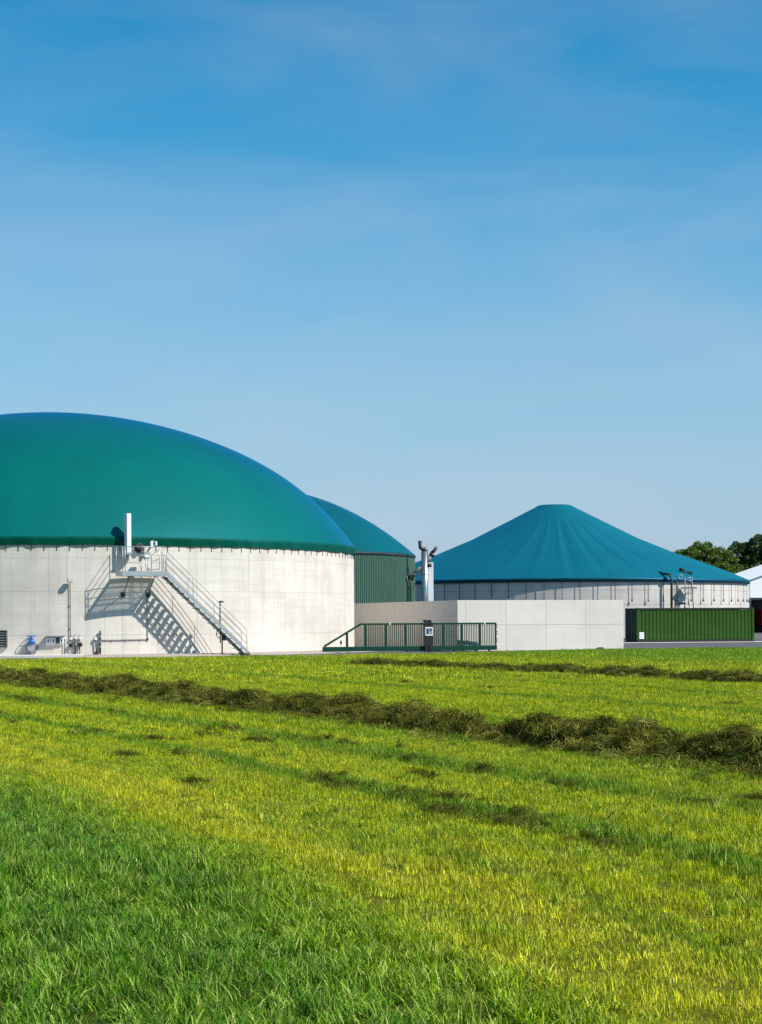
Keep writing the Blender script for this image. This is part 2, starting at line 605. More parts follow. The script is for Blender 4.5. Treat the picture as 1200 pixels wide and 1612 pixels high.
tank = thing('digester_tank', 'large round concrete tank with a bulging green membrane dome, nearest and leftmost', 'tank', C1)
core = MB().lathe([(R1 - .03, 0), (R1 - .03, WALL1), (R1 - .4, WALL1), (R1 - .4, 4.9)], 192)
core.build('wall', M['joint_concrete'], tank)
rows = [(0.02, 1.022), (1.028, 3.102), (3.108, 4.692), (4.698, WALL1)]
NP = 122
dphi = 2 * math.pi / NP
for ri, (z0, z1) in enumerate(rows):
    mb = MB()
    g = .0028 / R1
    k = 4
    ang = [g + (dphi - 2 * g) * i / k for i in range(k + 1)]
    f_ = [(R1 * math.sin(a), -R1 * math.cos(a)) for a in ang]
    b_ = [((R1 - .028) * math.sin(a), -(R1 - .028) * math.cos(a)) for a in ang]
    V = [(x, y, z0) for x, y in f_] + [(x, y, z1) for x, y in f_]
    mb.add(V, [(i, i + 1, i + k + 2, i + k + 1) for i in range(k)], True)
    mb.add([(*f_[0], z0), (*f_[0], z1), (*b_[0], z1), (*b_[0], z0)], [(0, 1, 2, 3)])
    mb.add([(*f_[k], z0), (*f_[k], z1), (*b_[k], z1), (*b_[k], z0)], [(3, 2, 1, 0)])
    V = [(x, y, z1) for x, y in f_] + [(x, y, z1) for x, y in b_]
    mb.add(V, [(i, i + 1, i + k + 2, i + k + 1) for i in range(k)])
    V = [(x, y, z0) for x, y in f_] + [(x, y, z0) for x, y in b_]
    mb.add(V, [(i + k + 1, i + k + 2, i + 1, i) for i in range(k)])
    me = mb.mesh('panel', M['tank_concrete'])
    for j in range(NP):
        a = j * dphi + (.02 * dphi if ri % 2 else 0)
        aa = (a + math.pi) % (2 * math.pi) - math.pi
        if -.95 < aa < 2.05 or (ri == 3 and False):
            link('panel', me, tank, (0, 0, 0), a)

ZB1, H1 = 5.72, 7.6
def dome_prof(R, zb, h, w, p, n=60):
    out = []
    for i in range(n + 1):
        s = 1 - (1 - i / n) ** 2
        out.append((R * s, zb + h * ((1 - w) * (1 - s ** 2) + w * (1 - s ** p))))
    return out[::-1]
def puff(r, z, a):
    return r, z + .012 * math.sin(a * 40) * min(1, max(0, (r - R1 * .6) / (R1 * .4)))
MB().lathe(dome_prof(R1 + .06, ZB1, H1, .25, 7), 220, warp=puff).build('dome', M['dome_green'], tank)
rs = random.Random(3)
ph = [rs.uniform(0, 6.28) for _ in range(6)]
def flap(r, z, a):
    k = max(0, min(1, (ZB1 - z) / .38))
    w = .9 * math.sin(a * 41 + ph[0] + 2 * math.sin(a * 5)) + .7 * math.sin(a * 87 + ph[1] + 2 * math.sin(a * 7)) + .4 * math.sin(a * 163 + ph[2])
    return r + k * (.03 + .024 * w), z + k * .012 * math.sin(a * 37 + ph[3])
MB().lathe([(R1 + .02, ZB1 + .03), (R1 + .10, ZB1 + .02), (R1 + .13, ZB1 - .05), (R1 + .11, ZB1 - .15), (R1 + .08, ZB1 - .27), (R1 + .05, ZB1 - .40)],
           900, warp=flap).build('skirt', M['skirt_green'], tank)
strap = MB().box(-.011, .011, -.03, .0, 5.06, 5.36).mesh('tie_strap', M['dark_grey'])
for i in range(-36, 60):
    a = i * .0355
    if -.9 < a < 1.75:
        link('tie_strap', strap, tank, (R1 * math.sin(a), -R1 * math.cos(a), 0), a)

# slab, gravel bed at its foot
gb = MB().lathe([(R1 - .05, .10), (R1 + .5, .09), (R1 + 1.3, .05), (R1 + 1.75, .01), (R1 + 1.8, -.02)], 160, math.radians(14), math.radians(150), (C1.x, C1.y))
struct(gb.build('gravel_bed', M['gravel']))
sb = MB().lathe([(R1 - .05, .12), (R1 + 1.5, .12), (R1 + 1.51, .10), (R1 + 1.51, -.02)], 120, math.radians(-80), math.radians(13.9), (C1.x, C1.y), smooth=False)
struct(sb.build('concrete_pad', M['box_concrete']))

# ------------------------------------------------------------------ staircase with platform
PHI_S, YS = wall_at(213.5)
st = thing('access_staircase', 'galvanised steel stair and railed platform fixed to the white tank wall', 'staircase',
           C1 + Vector((math.sin(PHI_S), -math.cos(PHI_S), 0)) * R1, PHI_S)
DK = 4.02                     # deck height
PX0, PX1 = -1.02, 1.10        # platform along the wall
PD0, PD1 = .18, 1.42          # platform out from the wall
mb = MB()
x = PX0 + .03
while x < PX1 - .02:
    mb.box(x, x + .022, -PD1 + .06, -PD0, DK - .03, DK)
    x += .062
for y in np.arange(-PD1 + .1, -PD0, .2):
    mb.box(PX0 + .03, PX1 - .03, y, y + .012, DK - .034, DK - .004)
o = mb.build('deck_grating', M['galv'], st)
mb = MB()
mb.box(PX0, PX1, -PD1, -PD1 + .05, DK - .20, DK + .02)
mb.box(PX0, PX1, -PD0 - .05, -PD0, DK - .20, DK - .035)
mb.box(PX0, PX0 + .05, -PD1 + .052, -PD0 - .052, DK - .20, DK + .02)
mb.box(PX1 - .05, PX1, -PD1 + .052, -PD0 - .052, DK - .20, DK - .036)
mb.build('deck_frame', M['galv'], st)
for s in (-.62, .62):
    mb = MB().tube([(s, -PD1 + .15, DK - .2), (s, -.06, DK - 1.05)], .028)
    br = mb.build('brace', M['galv_dark'], st)
    MB().box(s - .09, s + .09, -.10, -.002, DK - 1.18, DK - .94, bev=.02).build('wall_shoe', M['black'], br)
def rail_run(posts, rails, r=.018, mat='galv'):
    for a, b in posts:
        MB().tube([a, b], r, 8).build('handrail_post', M[mat], st)
    for pts in rails:
        MB().tube(pts, r * .85, 8).build('rail', M[mat], st)
T = DK + 1.18
yf, yb = -PD1 + .025, -PD0 - .05
rail_run([((PX0 + .025, yf, DK), (PX0 + .025, yf, T)), ((PX0 + .025, yb, DK), (PX0 + .025, yb, T)),
          ((PX0 + .14, yf, DK), (PX0 + .14, yf, T)), ((PX1 - .12, yf, DK), (PX1 - .12, yf, T)), ((PX1 - .01, yf, DK), (PX1 - .01, yf, T))],
         [[(PX0 + .025, yb, T), (PX0 + .025, yf, T), (PX1 - .01, yf, T)],
          [(PX0 + .025, yb, DK + .78), (PX0 + .025, yf, DK + .78), (PX1 - .01, yf, DK + .78)],
          [(PX0 + .025, yb, DK + .42), (PX0 + .025, yf, DK + .42), (PX1 - .01, yf, DK + .42)]])
# self-closing gate at the stair head (hinged, half open)
hx = PX1 - .12
rail_run([((hx, -.75, DK + .1), (hx, -.75, T - .05)), ((hx - .30, -.42, DK + .1), (hx - .30, -.42, T - .3))],
         [[(hx, -.75, T - .1), (hx - .30, -.42, T - .38)], [(hx, -.75, DK + .62), (hx - .30, -.42, DK + .5)], [(hx, -.75, DK + .15), (hx - .30, -.42, DK + .12)]])
# flight
NST = 16
x0, z0s = PX1, DK
x1, z1s = PX1 + 4.14, .12
sy0, sy1 = -PD1, -.52
run, rise = (x1 - x0) / NST, (z0s - z1s) / NST
sl_ = math.atan2(z0s - z1s, x1 - x0)
def stringer(y0, y1):
    mb = MB()
    hgt = .13
    nx, nz = math.sin(sl_) * hgt, math.cos(sl_) * hgt
    P_ = [(x0, z0s + .05), (x1 + .12, z1s + .08 - .12 * math.tan(sl_)), (x1 - .02, z1s - .10), (x0, z0s - .17)]
    V = [(a, y0, b) for a, b in P_] + [(a, y1, b) for a, b in P_]
    mb.add(V, [(0, 1, 2, 3), (7, 6, 5, 4), (0, 4, 5, 1), (1, 5, 6, 2), (2, 6, 7, 3), (3, 7, 4, 0)])
    return mb
stringer(sy0, sy0 + .012).build('stringer', M['galv'], st)
stringer(sy1 - .012, sy1).build('stringer', M['galv'], st)
tm = MB()
for k in range(4):
    yy0 = sy0 + .014 + k * .02
for k in range(5):
    y_ = sy0 + .02 + k * (sy1 - sy0 - .075) / 4
    tm.box(-.12, .12, y_, y_ + .035, -.03, 0)
for k in range(4):
    tm.box(-.12 + k * .062, -.12 + k * .062 + .048, sy0 + .014, sy1 - .014, -.024, .002)
tme = tm.mesh('tread', M['galv_dark'])
for i in range(1, NST):
    link('tread', tme, st, (x0 + run * (i - .5) , 0, z0s - rise * i - .02))
for k in range(3):
    yk = sy0 + (sy1 - sy0) * (k + 1) / 4
    MB().tube([(x0 + .02, yk, z0s - .22), (x1 - .1, yk, z1s - .10)], .032, 6).build('carrier', M['galv_dark'], st)
up = 1.02
def on(x_, h, y_):
    return (x_, y_, z0s - (x_ - x0) * math.tan(sl_) + h)
for y_, off in ((sy0 + .03, 0.0), (sy1 - .03, .0)):
    ps = [x0 + .06, x0 + 1.36, x0 + 2.68, x1 - .08]
    rail_run([(on(p_, .0, y_), on(p_, up, y_)) for p_ in ps],
             [[on(x0 + .06, up, y_), on(x1 - .08, up, y_)], [on(x0 + .06, up * .68, y_), on(x1 - .08, up * .68, y_)], [on(x0 + .06, up * .36, y_), on(x1 - .08, up * .36, y_)]], .0135, 'galv_dark')
MB().box(x1 - .25, x1 + .05, sy0 - .05, sy1 + .05, -.01, .10, bev=.01).build('foot_block', M['brown'], st)
# local placing helper on the stair frame
def S(x_, d_, z_):
    return st.matrix_basis @ Vector((x_, -d_, z_))
bpy.context.view_layer.update()

def s_of(px):
    phi, Y = wall_at(px)
    return (phi - PHI_S) * R1

# white pressure duct
du = thing('vent_duct', 'tall white rectangular vent duct rising behind the stair platform railing', 'vent', S(-.46, .0, 0), PHI_S)
MB().box(-.11, .11, -.60, -.12, 4.95, 6.82, bev=.015).build('duct', M['white'], du)
MB().box(-.14, .14, -.63, -.09, 4.86, 4.95, bev=.01).build('flange', M['grey'], du)
MB().box(-.05, .05, -.1, 0, 4.88, 5.02).box(-.05, .05, -.1, 0, 4.6, 4.7).build('bracket', M['galv_dark'], du)
MB().tube([(0, -.3, 4.86), (0, -.3, 4.62), (0, -.02, 4.5)], .08, 12).build('elbow', M['steel'], du)

pt = thing('sight_port', 'round black sight port sticking out of the wall behind the platform railing', 'port', S(.19, 0, 0), PHI_S)
MB().tube([(0, .0, 5.18), (0, -.26, 5.26)], .17, 20).build('body', M['black'], pt)
MB().tube([(0, -.02, 5.185), (0, -.07, 5.2)], .24, 20).build('collar', M['black'], pt)
MB().tube([(0, -.262, 5.26), (0, -.29, 5.27)], .13, 20).build('glass', M['rubber'], pt)

jb = thing('junction_box', 'small grey control box on a thin stand on the stair platform', 'box', S(.40, .62, DK), PHI_S)
MB().box(-.165, .165, -.09, .09, .66, .98, bev=.02).build('housing', M['grey'], jb)
MB().box(-.12, .12, -.11, -.088, .70, .80).build('display', M['white'], jb)
MB().tube([(-.02, .04, 0), (-.08, .02, .68)], .014).build('leg', M['galv_dark'], jb)
MB().tube([(.05, .05, 0), (.06, .02, .68)], .014).build('leg', M['galv_dark'], jb)

va = thing('relief_valve', 'small white valve fitting at the dome skirt right of the black port', 'valve', S(.80, 0, 0), PHI_S)
MB().tube([(0, .0, 5.3), (0, -.42, 5.3)], .05, 12).build('stub', M['steel'], va)
MB().box(-.17, -.05, -.52, -.36, 5.2, 5.52, bev=.02).build('valve_body', M['white'], va)
MB().box(.06, .16, -.5, -.38, 5.3, 5.5, bev=.02).build('actuator', M['white'], va)
MB().tube([(-.12, -.44, 5.42), (.12, -.44, 5.42)], .035, 10).build('cross_pipe', M['dark_grey'], va)
MB().tube([(0, -.44, 5.42), (0, -.44, 5.56)], .03, 10).build('spindle', M['grey'], va)

# ------------------------------------------------------------------ things along the foot of tank one
fl, Yf = on_wall(110.5, 'floodlight', 'floodlight on a tall thin pole against the white tank wall', 'floodlight')
zt = zat(110, 914, Yf)
zb = zat(110, 1003, Yf)
MB().tube([(0, -.06, zb), (0, -.06, zt - .05), (0, -.2, zt)], .018, 8).build('pole', M['dark_grey'], fl)
hd = MB().box(-.125, .125, -.34, -.14, zt - .09, zt + .10, bev=.02).build('lamp_head', M['grey'], fl)
MB().box(-.1, .1, -.35, -.338, zt - .06, zt + .075).build('lens', M['lamp_glass'], hd)
for zz in (zb + .4, zb + 1.5):
    MB().box(-.04, .04, -.075, 0, zz, zz + .04).build('pipe_clip', M['grey'], fl)

vv, Yv = on_wall(50, 'gate_valve', 'bright blue handwheel valve on a grey flange at the tank foot', 'valve', d=0)
zc = zat(50, 1019, Yv)
MB().tube([(0, -.005, zc), (0, -.10, zc)], .30, 28).build('wall_collar', M['galv_dark'], vv)
MB().box(-.25, .25, -.16, -.10, zc - .25, zc + .22, bev=.03).build('flange_plate', M['grey'], vv)
MB().tube([(0, -.16, zc), (0, -.30, zc)], .175, 28).build('pipe_stub', M['steel'], vv)
MB().tube([(0, -.3, zc), (0, -.34, zc)], .18, 28).build('blind_flange', M['grey'], vv)
bd = MB()
bd.tube([(0, -.24, zc + .17), (0, -.24, zc + .38)], .17, 20, r2=.10)
bd.tube([(0, -.24, zc + .38), (0, -.24, zc + .48)], .06, 12)
bd.box(-.16, .16, -.33, -.15, zc + .12, zc + .24, bev=.03)
bd.build('bonnet', M['blue'], vv)
hw = MB()
ringpts = [(.19 * math.cos(t), -.24 + .19 * math.sin(t), zc + .53) for t in np.linspace(0, 2 * math.pi, 21)]
hw.tube(ringpts, .025, 8, caps=False)
hw.tube([(-.19, -.24, zc + .53), (.19, -.24, zc + .53)], .018)
hw.tube([(0, -.43, zc + .53), (0, -.05, zc + .53)], .018)
hw.tube([(0, -.24, zc + .45), (0, -.24, zc + .56)], .035)
hw.build('handwheel', M['blue'], vv)
MB().tube([(.24, -.2, zc - .1), (.28, -.22, zc + .02), (.25, -.2, zc + .12)], .03).build('side_lever', M['black'], vv)
MB().tube([(0, -.1, zc - .25), (0, -.1, .12)], .05, 10).build('support_leg', M['grey'], vv)

cp, Yc = on_wall(86, 'socket_panel', 'white wall panel with a row of sockets under a small grey canopy', 'panel')
zc0, zc1 = zat(86, 1013.5, Yc), zat(86, 1002.5, Yc)
MB().box(-.42, .42, -.06, -.003, zc0 - .06, zc1).build('backplate', M['white'], cp)
MB().box(-.44, .44, -.36, -.003, zc1 + .005, zc1 + .035).build('canopy', M['galv_dark'], cp)
for k, (xx, mat) in enumerate(((-.30, 'white'), (-.05, 'white'), (.16, 'brown'), (.33, 'white'))):
    s_ = MB().box(xx - .095, xx + .095, -.15, -.062, zc0 + .02, zc1 - .04, bev=.012).build('socket_box', M[mat], cp)
    MB().box(xx - .035, xx + .035, -.165, -.148, zc0 + .12, zc0 + .2).build('outlet', M['dark_grey'], s_)
    MB().box(xx - .03, xx + .03, -.16, -.148, zc0 + .05, zc0 + .09).build('outlet', M['dark_grey'], s_)
MB().tube([(.1, -.12, zc0), (.0, -.12, zc0 - .18)], .012).build('cable', M['grey'], cp)

def foot_pipe(px, ytop, label, r, boxy=None, bw=.1, clip=True, mat='dark_grey'):
    e, Y = on_wall(px, 'cable_pipe', label, 'pipe', 'cable pipes at the foot of the white tank')
    z1 = zat(px, ytop, Y)
    MB().tube([(0, -.08, .11), (0, -.08, z1)], r, 10).build('pipe', M[mat], e)
    if clip:
        MB().box(-.06, .06, -.12, -.002, z1 + .0, z1 + .07, bev=.01).build('clip', M['white'], e)
        MB().tube([(0, -.09, z1 + .05), (.03, -.09, z1 + .16), (-.02, -.03, z1 + .2)], .018).build('bend', M['grey'], e)
    if boxy:
        zz = zat(px, boxy, Y)
        MB().box(-bw, bw, -.19, -.06, zz - .09, zz + .10, bev=.02).build('box', M['black'], e)
foot_pipe(101.5, 1006, 'thin bare dark pipe just right of the socket panel', .022)
foot_pipe(111.3, 1007, 'thin pipe with a small black box directly under the floodlight pole', .02, 1016, .08)
foot_pipe(118.2, 1005.5, 'thicker black pipe standing between the two boxed pipes', .04)
foot_pipe(125.2, 1006, 'thin pipe with the larger black box, right of the thick pipe', .022, 1015, .11)

sp, Ysp = on_wall(153.5, 'standpipe', 'pair of dark clamped standpipes beside the tank, joined to a conduit', 'standpipe')
z1 = zat(157, 993, Ysp)
MB().tube([(.11, -.1, .11), (.11, -.1, z1)], .04, 10).build('pipe', M['black'], sp)
for k in range(7):
    zz = .3 + k * (z1 - .35) / 7
    MB().tube([(.11, -.1, zz), (.11, -.1, zz + .06)], .058, 10).build('pipe_clamp', M['grey' if k % 2 else 'dark_grey'], sp)
MB().tube([(-.05, -.1, .11), (-.09, -.1, .45), (-.11, -.1, .82)], .034, 10).build('pipe', M['dark_grey'], sp)
MB().box(-.17, -.05, -.17, -.05, .78, .92, bev=.015).build('coupling', M['white'], sp)
MB().tube([(-.11, -.1, .9), (-.06, -.11, 1.08), (.05, -.11, z1 - .1)], .012).build('hose', M['grey'], sp)
MB().box(-.13, -.01, -.16, -.04, .10, .24, bev=.01).build('foot', M['black'], sp)

cd = thing('conduit', 'thin grey conduit running along the tank wall then up below the platform', 'conduit', C1)
ptsc = []
pA, _ = wall_at(159)
pB, Yb = wall_at(232)
zh = zat(195, 1007, Yb)
for t in np.linspace(0, 1, 14):
    a = pA + (pB - pA) * t
    ptsc.append(((R1 + .04) * math.sin(a), -(R1 + .04) * math.cos(a), zh - .02 + .03 * t))
ptsc.append((ptsc[-1][0], ptsc[-1][1], zat(232, 932, Yb)))
MB().tube(ptsc, .02, 8).build('pipe', M['galv_dark'], cd)
MB().box(-.035, .035, -.035, .035, -.05, .05, Matrix.Translation(ptsc[-2]) @ Matrix.Rotation(pB, 4, 'Z')).build('elbow', M['black'], cd)
for k in (3, 7, 11):
    MB().box(-.02, .02, -.04, .03, -.035, .035, Matrix.Translation(ptsc[k]) @ Matrix.Rotation(pA + (pB - pA) * k / 13, 4, 'Z')).build('clip', M['grey'], cd)

lv, Yl = on_wall(-6, 'louvre_grille', 'dark louvred grille low on the tank wall at the left edge', 'grille')
zl0, zl1 = zat(0, 1019.5, Yl), zat(0, 992, Yl)
MB().box(-.5, .5, -.03, -.003, zl0, zl1).build('backing', M['black'], lv)
MB().box(-.54, -.49, -.12, -.002, zl0, zl1).box(.49, .54, -.12, -.002, zl0, zl1).box(-.49, .49, -.12, -.002, zl1 - .04, zl1).box(-.49, .49, -.12, -.002, zl0, zl0 + .04).build('frame', M['louver'], lv)
for k in range(6):
    zz = zl0 + .07 + k * (zl1 - zl0 - .12) / 6
    MB().box(-.49, .49, -.05, .05, -.008, .008, Matrix.Translation((0, -.07, zz + .05)) @ Matrix.Rotation(math.radians(40), 4, 'X')).build('slat', M['louver'], lv)

pj, Yj = wall_at(350)
jp = thing('hydrant_post', 'dark post with a black box and looped hose under the stair flight', 'post', at(350, 1030, Yj - 1.75).xy.to_3d(), pj * .5)
zb1 = zat(350, 996, Yj - 1.7)
MB().tube([(0, 0, -.01), (0, 0, zb1)], .035, 10).build('post', M['dark_grey'], jp)
MB().box(-.01, .18, -.11, .07, zb1 - .38, zb1 - .12, bev=.02).build('box', M['black'], jp)
MB().box(.12, .20, -.08, .03, zb1 - .36, zb1 - .26, bev=.01).build('nozzle', M['white'], jp)
lp = [(-.13 + .15 * math.cos(t), -.02, zb1 - .05 + .20 * math.sin(t)) for t in np.linspace(-.6, 5.0, 22)]
MB().tube(lp, .022, 8).build('hose', M['dark_grey'], jp)
pl = thing('indicator_pole', 'short black and white banded pole beside the middle of the stair flight', 'pole', jp.location + Vector((-.08, -.05, 0)), jp.rotation_euler.z)
zp0, zp1 = zat(346, 984, Yj - 1.75), zat(346, 948, Yj - 1.75)
MB().tube([(.0, 0, zb1 - .5), (.0, 0, zp1)], .03, 10).build('core', M['black'], pl)
for k in range(5):
    zz = zp0 + .12 + k * (zp1 - zp0 - .2) / 5
    MB().tube([(0, 0, zz), (0, 0, zz + .045)], .034, 10).build('band', M['white'], pl)
MB().box(-.06, .16, -.06, .06, zp1 - .02, zp1 + .07, bev=.015).build('head', M['dark_grey'], pl)

# ------------------------------------------------------------------ tank two
C2 = Vector((-10.95, 150, 0))
R2 = 13.6
t2 = thing('digester_tank', 'round tank clad in green corrugated sheet with a smooth teal dome, behind the nearest tank', 'tank', C2)
ZW2 = 6.72
NR = 430
mb = MB()
V, F = [], []
prof = [(0, 0), (.4, 0), (.55, .06), (.85, .06)]
angs = []
for i in range(NR):
    for (t, dr) in prof:
        angs.append(((i + t) * 2 * math.pi / NR, dr))
n_ = len(angs)
for z in (0, ZW2):
    for a, dr in angs:
        V.append(((R2 + dr) * math.sin(a), -(R2 + dr) * math.cos(a), z))
for j in range(n_):
    k = (j + 1) % n_
    F.append((j, k, n_ + k, n_ + j))
mb.add(V, F)
mb.build('corrugated_wall', M['cladding'], t2)
MB().lathe([(R2 + .02, ZW2 + .03), (R2 + .11, ZW2 + .02), (R2 + .12, ZW2 - .16), (R2 + .05, ZW2 - .17)], 160).build('eaves_trim', M['trim_dark'], t2)
MB().lathe(dome_prof(R2 + .08, ZW2 + .04, 5.5, .2, 3), 180).build('dome', M['dome_teal'], t2)

# ------------------------------------------------------------------ steel stack, white column
def stk(px, Y):
    u, v = uv(px, 905)
    return Vector((u / FPX * Y, Y, 0))
YK = 145.3
ks = thing('exhaust_stack', 'shiny steel exhaust stack with two black elbow outlets on top', 'stack', stk(669, YK))
sc_ = YK / FPX
zk = zat(669, 868, YK)
MB().tube([(0, 0, -.01), (0, 0, zk)], 5.6 * sc_, 24).build('pipe', M['steel'], ks)
MB().tube([(0, 0, zat(669, 905, YK)), (0, 0, zat(669, 905, YK) + .05)], 5.95 * sc_, 24).build('band', M['dark_grey'], ks)
MB().tube([(0, 0, zk), (0, 0, zk + .16)], 4.6 * sc_, 18).build('cap', M['black'], ks)
MB().tube([(.1, 0, zk + .18), (-.2, 0, zk + .18), (-.33, 0, zk + .3), (-.36, 0, zk + .80)], 3.0 * sc_, 14).build('outlet', M['black'], ks)
MB().tube([(.0, 0, zk - .95), (.55, -.05, zk - .28)], 4.0 * sc_, 16).build('branch', M['steel_dull'], ks)
MB().tube([(.5, -.05, zk - .33), (.62, -.05, zk - .2)], 4.6 * sc_, 14).build('collar', M['black'], ks)
MB().tube([(.5, -.05, zk - .12), (.66, -.05, zk - .02), (.92, -.05, zk + .32)], 2.6 * sc_, 14).build('outlet', M['black'], ks)
MB().tube([(.2, -.1, zk - 1.1), (.52, -.1, zk - 1.05)], 2.9 * sc_, 14).build('side_port', M['black'], ks)
# inclined pipe into tank two, with its tie bar
MB().tube([(-.1, 0, zk - 1.0), (-1.05, .35, zk - 2.0)], 3.6 * sc_, 16).build('inclined_pipe', M['steel_dull'], ks)
MB().tube([(-1.0, .34, zk - 1.95), (-1.12, .38, zk - 2.08)], 5.0 * sc_, 14).build('pipe_flange', M['black'], ks)
MB().tube([(0, -.02, zat(660, 904, YK)), (-1.45, .1, zat(640, 904, YK))], .03, 8).build('tie_bar', M['galv'], ks)
for xx in (-1.4, -.5):
    MB().tube([(xx, .1, zat(640, 904, YK)), (xx + (.25 if xx < -1 else -.45), .3, zat(640, 930, YK))], .025, 6).build('brace', M['galv_dark'], ks)
kc = thing('white_column', 'plain white square column directly right of the steel stack', 'column', stk(678, YK + .6))
w2 = 4.3 * sc_
MB().box(-w2, w2, -w2, w2, -.01, zat(678, 885.5, YK + .6), bev=.015).build('shaft', M['white'], kc)
MB().tube([(-w2 - .03, -w2, 0), (-w2 - .03, -w2, zat(676, 900, YK))], .03, 6).build('downpipe', M['dark_grey'], kc)

# ------------------------------------------------------------------ concrete box wall
PB = math.radians(20)
BX = thing('concrete_wall', 'pale concrete retaining wall of big panels with a corner, behind the green gate', 'wall', (4.02, 100.2, 0), PB)
BH = 2.68
LB = 9.72
bt = .3
# core behind the facing panels
mb = MB()
mb.box(.03, LB - .01, .03, bt, -.02, BH - .02)
mb.box(.03, bt, bt + .002, 19, -.02, BH - .02)
mb.build('core', M['joint_concrete'], BX)
def bx_of(px):
    u, v = uv(px, 985)
    a = u / FPX
    # (4.02 + c s)/(100.2 + d s) = a
    return (a * 100.2 - 4.02) / (math.cos(PB) - a * math.sin(PB))
xs_ = [0, bx_of(733.5), bx_of(797), bx_of(860), bx_of(922.5), LB]
zsplit = zat(860, 983.5, 102)
for i in range(5):
    for z0, z1 in ((0, zsplit - .006), (zsplit + .006, BH)):
        pn = MB().box(xs_[i] + (.0 if i == 0 else .004), xs_[i + 1] - .004, -.002, .028, z0, z1, bev=.006).build('panel', M['box_concrete'], BX)
        for xx in (xs_[i] + .25, xs_[i + 1] - .25):
            if xs_[i + 1] - xs_[i] > 1:
                for zz in (z0 + .22, z1 - .22):
                    MB().tube([(xx, -.006, zz), (xx, -.001, zz)], .018, 10).build('tie_hole', M['grey'], pn)
ys_ = [.03, 3.4, 6.4, 9.4, 12.4, 15.4, 19]
for i in range(6):
    MB().box(-.002, .028, ys_[i] + .005, ys_[i + 1] - .005, 0, BH, bev=.006).build('panel', M['box_concrete'], BX)
MB().box(LB - .008, LB + .03, .03, 2.2, 0, BH, bev=.006).build('panel', M['box_concrete'], BX)
rb = thing('wheel_stop', 'small black rubber block on the road at the foot of the concrete wall', 'block', at(945, 1022.3, 101.2).xy.to_3d(), PB)
MB().box(-.19, .19, -.1, .1, -.012, .13, bev=.03).build('block', M['rubber'], rb)
MB().tube([(-.15, -.06, .13), (.15, -.06, .13)], .02).build('ridge', M['rubber'], rb)

# ------------------------------------------------------------------ sliding gate
PG = math.radians(15.5)
G0 = Vector((-3.0, 97.6, 0))
gt = thing('sliding_gate', 'long dark green sliding gate with a sloping tail in front of the concrete wall', 'gate', G0, PG)
def gx(px):
    u, v = uv(px, 1005)
    a = u / FPX
    return (a * G0.y - G0.x) / (math.cos(PG) - a * math.sin(PG))
GT, GB = 1.50, .06
xl, xk, xe = gx(508), gx(568), gx(782)
g = M['gate_green']
MB().box(xl, xe, -.07, .07, GB, GB + .24, bev=.012).build('bottom_beam', g, gt)
MB().box(xk - .02, xe - .10, -.04, .04, GT - .09, GT, bev=.01).build('top_rail', g, gt)
mb = MB()
def barq(a, b, w, t):
    a, b = Vector(a), Vector(b)
    d = (b - a).normalized()
    up_ = Vector((0, 1, 0)).cross(d).normalized()
    V = []
    for p_ in (a, b):
        for sy, su in ((-1, -1), (1, -1), (1, 1), (-1, 1)):
            V.append(p_ + Vector((0, sy * t / 2, 0)) + up_ * su * w / 2)
    return V, [(3, 2, 1, 0), (4, 5, 6, 7), (0, 1, 5, 4), (1, 2, 6, 5), (2, 3, 7, 6), (3, 0, 4, 7)]
mb.add(*barq((xl + .07, 0, GB + .26), (xk + .0, 0, GT - .045), .10, .078))
mb.build('sloping_brace', g, gt)
posts = [(gx(546.5), .11, None), (gx(575.5), .14, None), (gx(607.5), .14, None), (gx(638.5), .14, None), (gx(698), .14, None), (gx(727), .14, None), (gx(755.5), .14, None)]
for i, (xx, w, _) in enumerate(posts):
    top = GT - .092 if i else GB + .24 + (GT - GB - .3) * (xx - xl) / (xk - xl) - .03
    MB().box(xx - w / 2, xx + w / 2, -.045, .045, GB + .242, top).build('post', g, gt)
MB().box(xe - .10, xe - .02, -.045, .045, GB + .242, GT).build('post', g, gt)
pk = MB().box(-.020, .020, -.012, .012, GB + .242, GT - .092).mesh('picket', g)
edges = [posts[1][0] + .07, posts[2][0], posts[3][0], gx(673), posts[4][0], posts[5][0], posts[6][0], xe - .1]
for i in range(7):
    a = edges[i] + (.07 if i else .0)
    b = edges[i + 1] - (.07 if i < 6 else 0)
    if i == 2:
        b += .07
    if i == 3:
        a -= .07
    n_ = int(round((b - a) / .098))
    for k in range(1, n_):
        link('picket', pk, gt, (a + (b - a) * k / n_, 0, 0))
for px in (614, 763):
    MB().box(gx(px) - .035, gx(px) + .035, -.05, .05, GT - .10, GT + .03, bev=.01).build('white_clip', M['white'], gt)
for k in range(9):
    MB().box(xe - .018, xe + .03 + .015 * (k % 2), -.04, .04, GB + .30 + k * .125, GB + .36 + k * .125, bev=.008).build('rack_tooth', M['dark_grey' if k % 3 else 'white'], gt)
for px in (641, 715, 770):
    MB().tube([(gx(px), -.05, .03), (gx(px), .05, .03)], .045, 12).build('roller', M['black'], gt)
gp = thing('gate_post', 'twin black guide posts with a silver framed blue panel, straddling the green gate', 'post', G0 + Vector((math.cos(PG), math.sin(PG), 0)) * gx(673) + Vector((math.sin(PG), -math.cos(PG), 0)) * .0, PG)
for xx, nm in ((-.115, 'post'), (.115, 'post')):
    MB().box(xx - .09, xx + .09, -.27, -.09, -.012, 1.56, bev=.01).build('post', M['black'], gp)
    MB().box(xx - .10 , xx + .06, -.20, .16, 1.561, 1.66, bev=.03).build('roller_guide', M['black'], gp)
fr = MB()
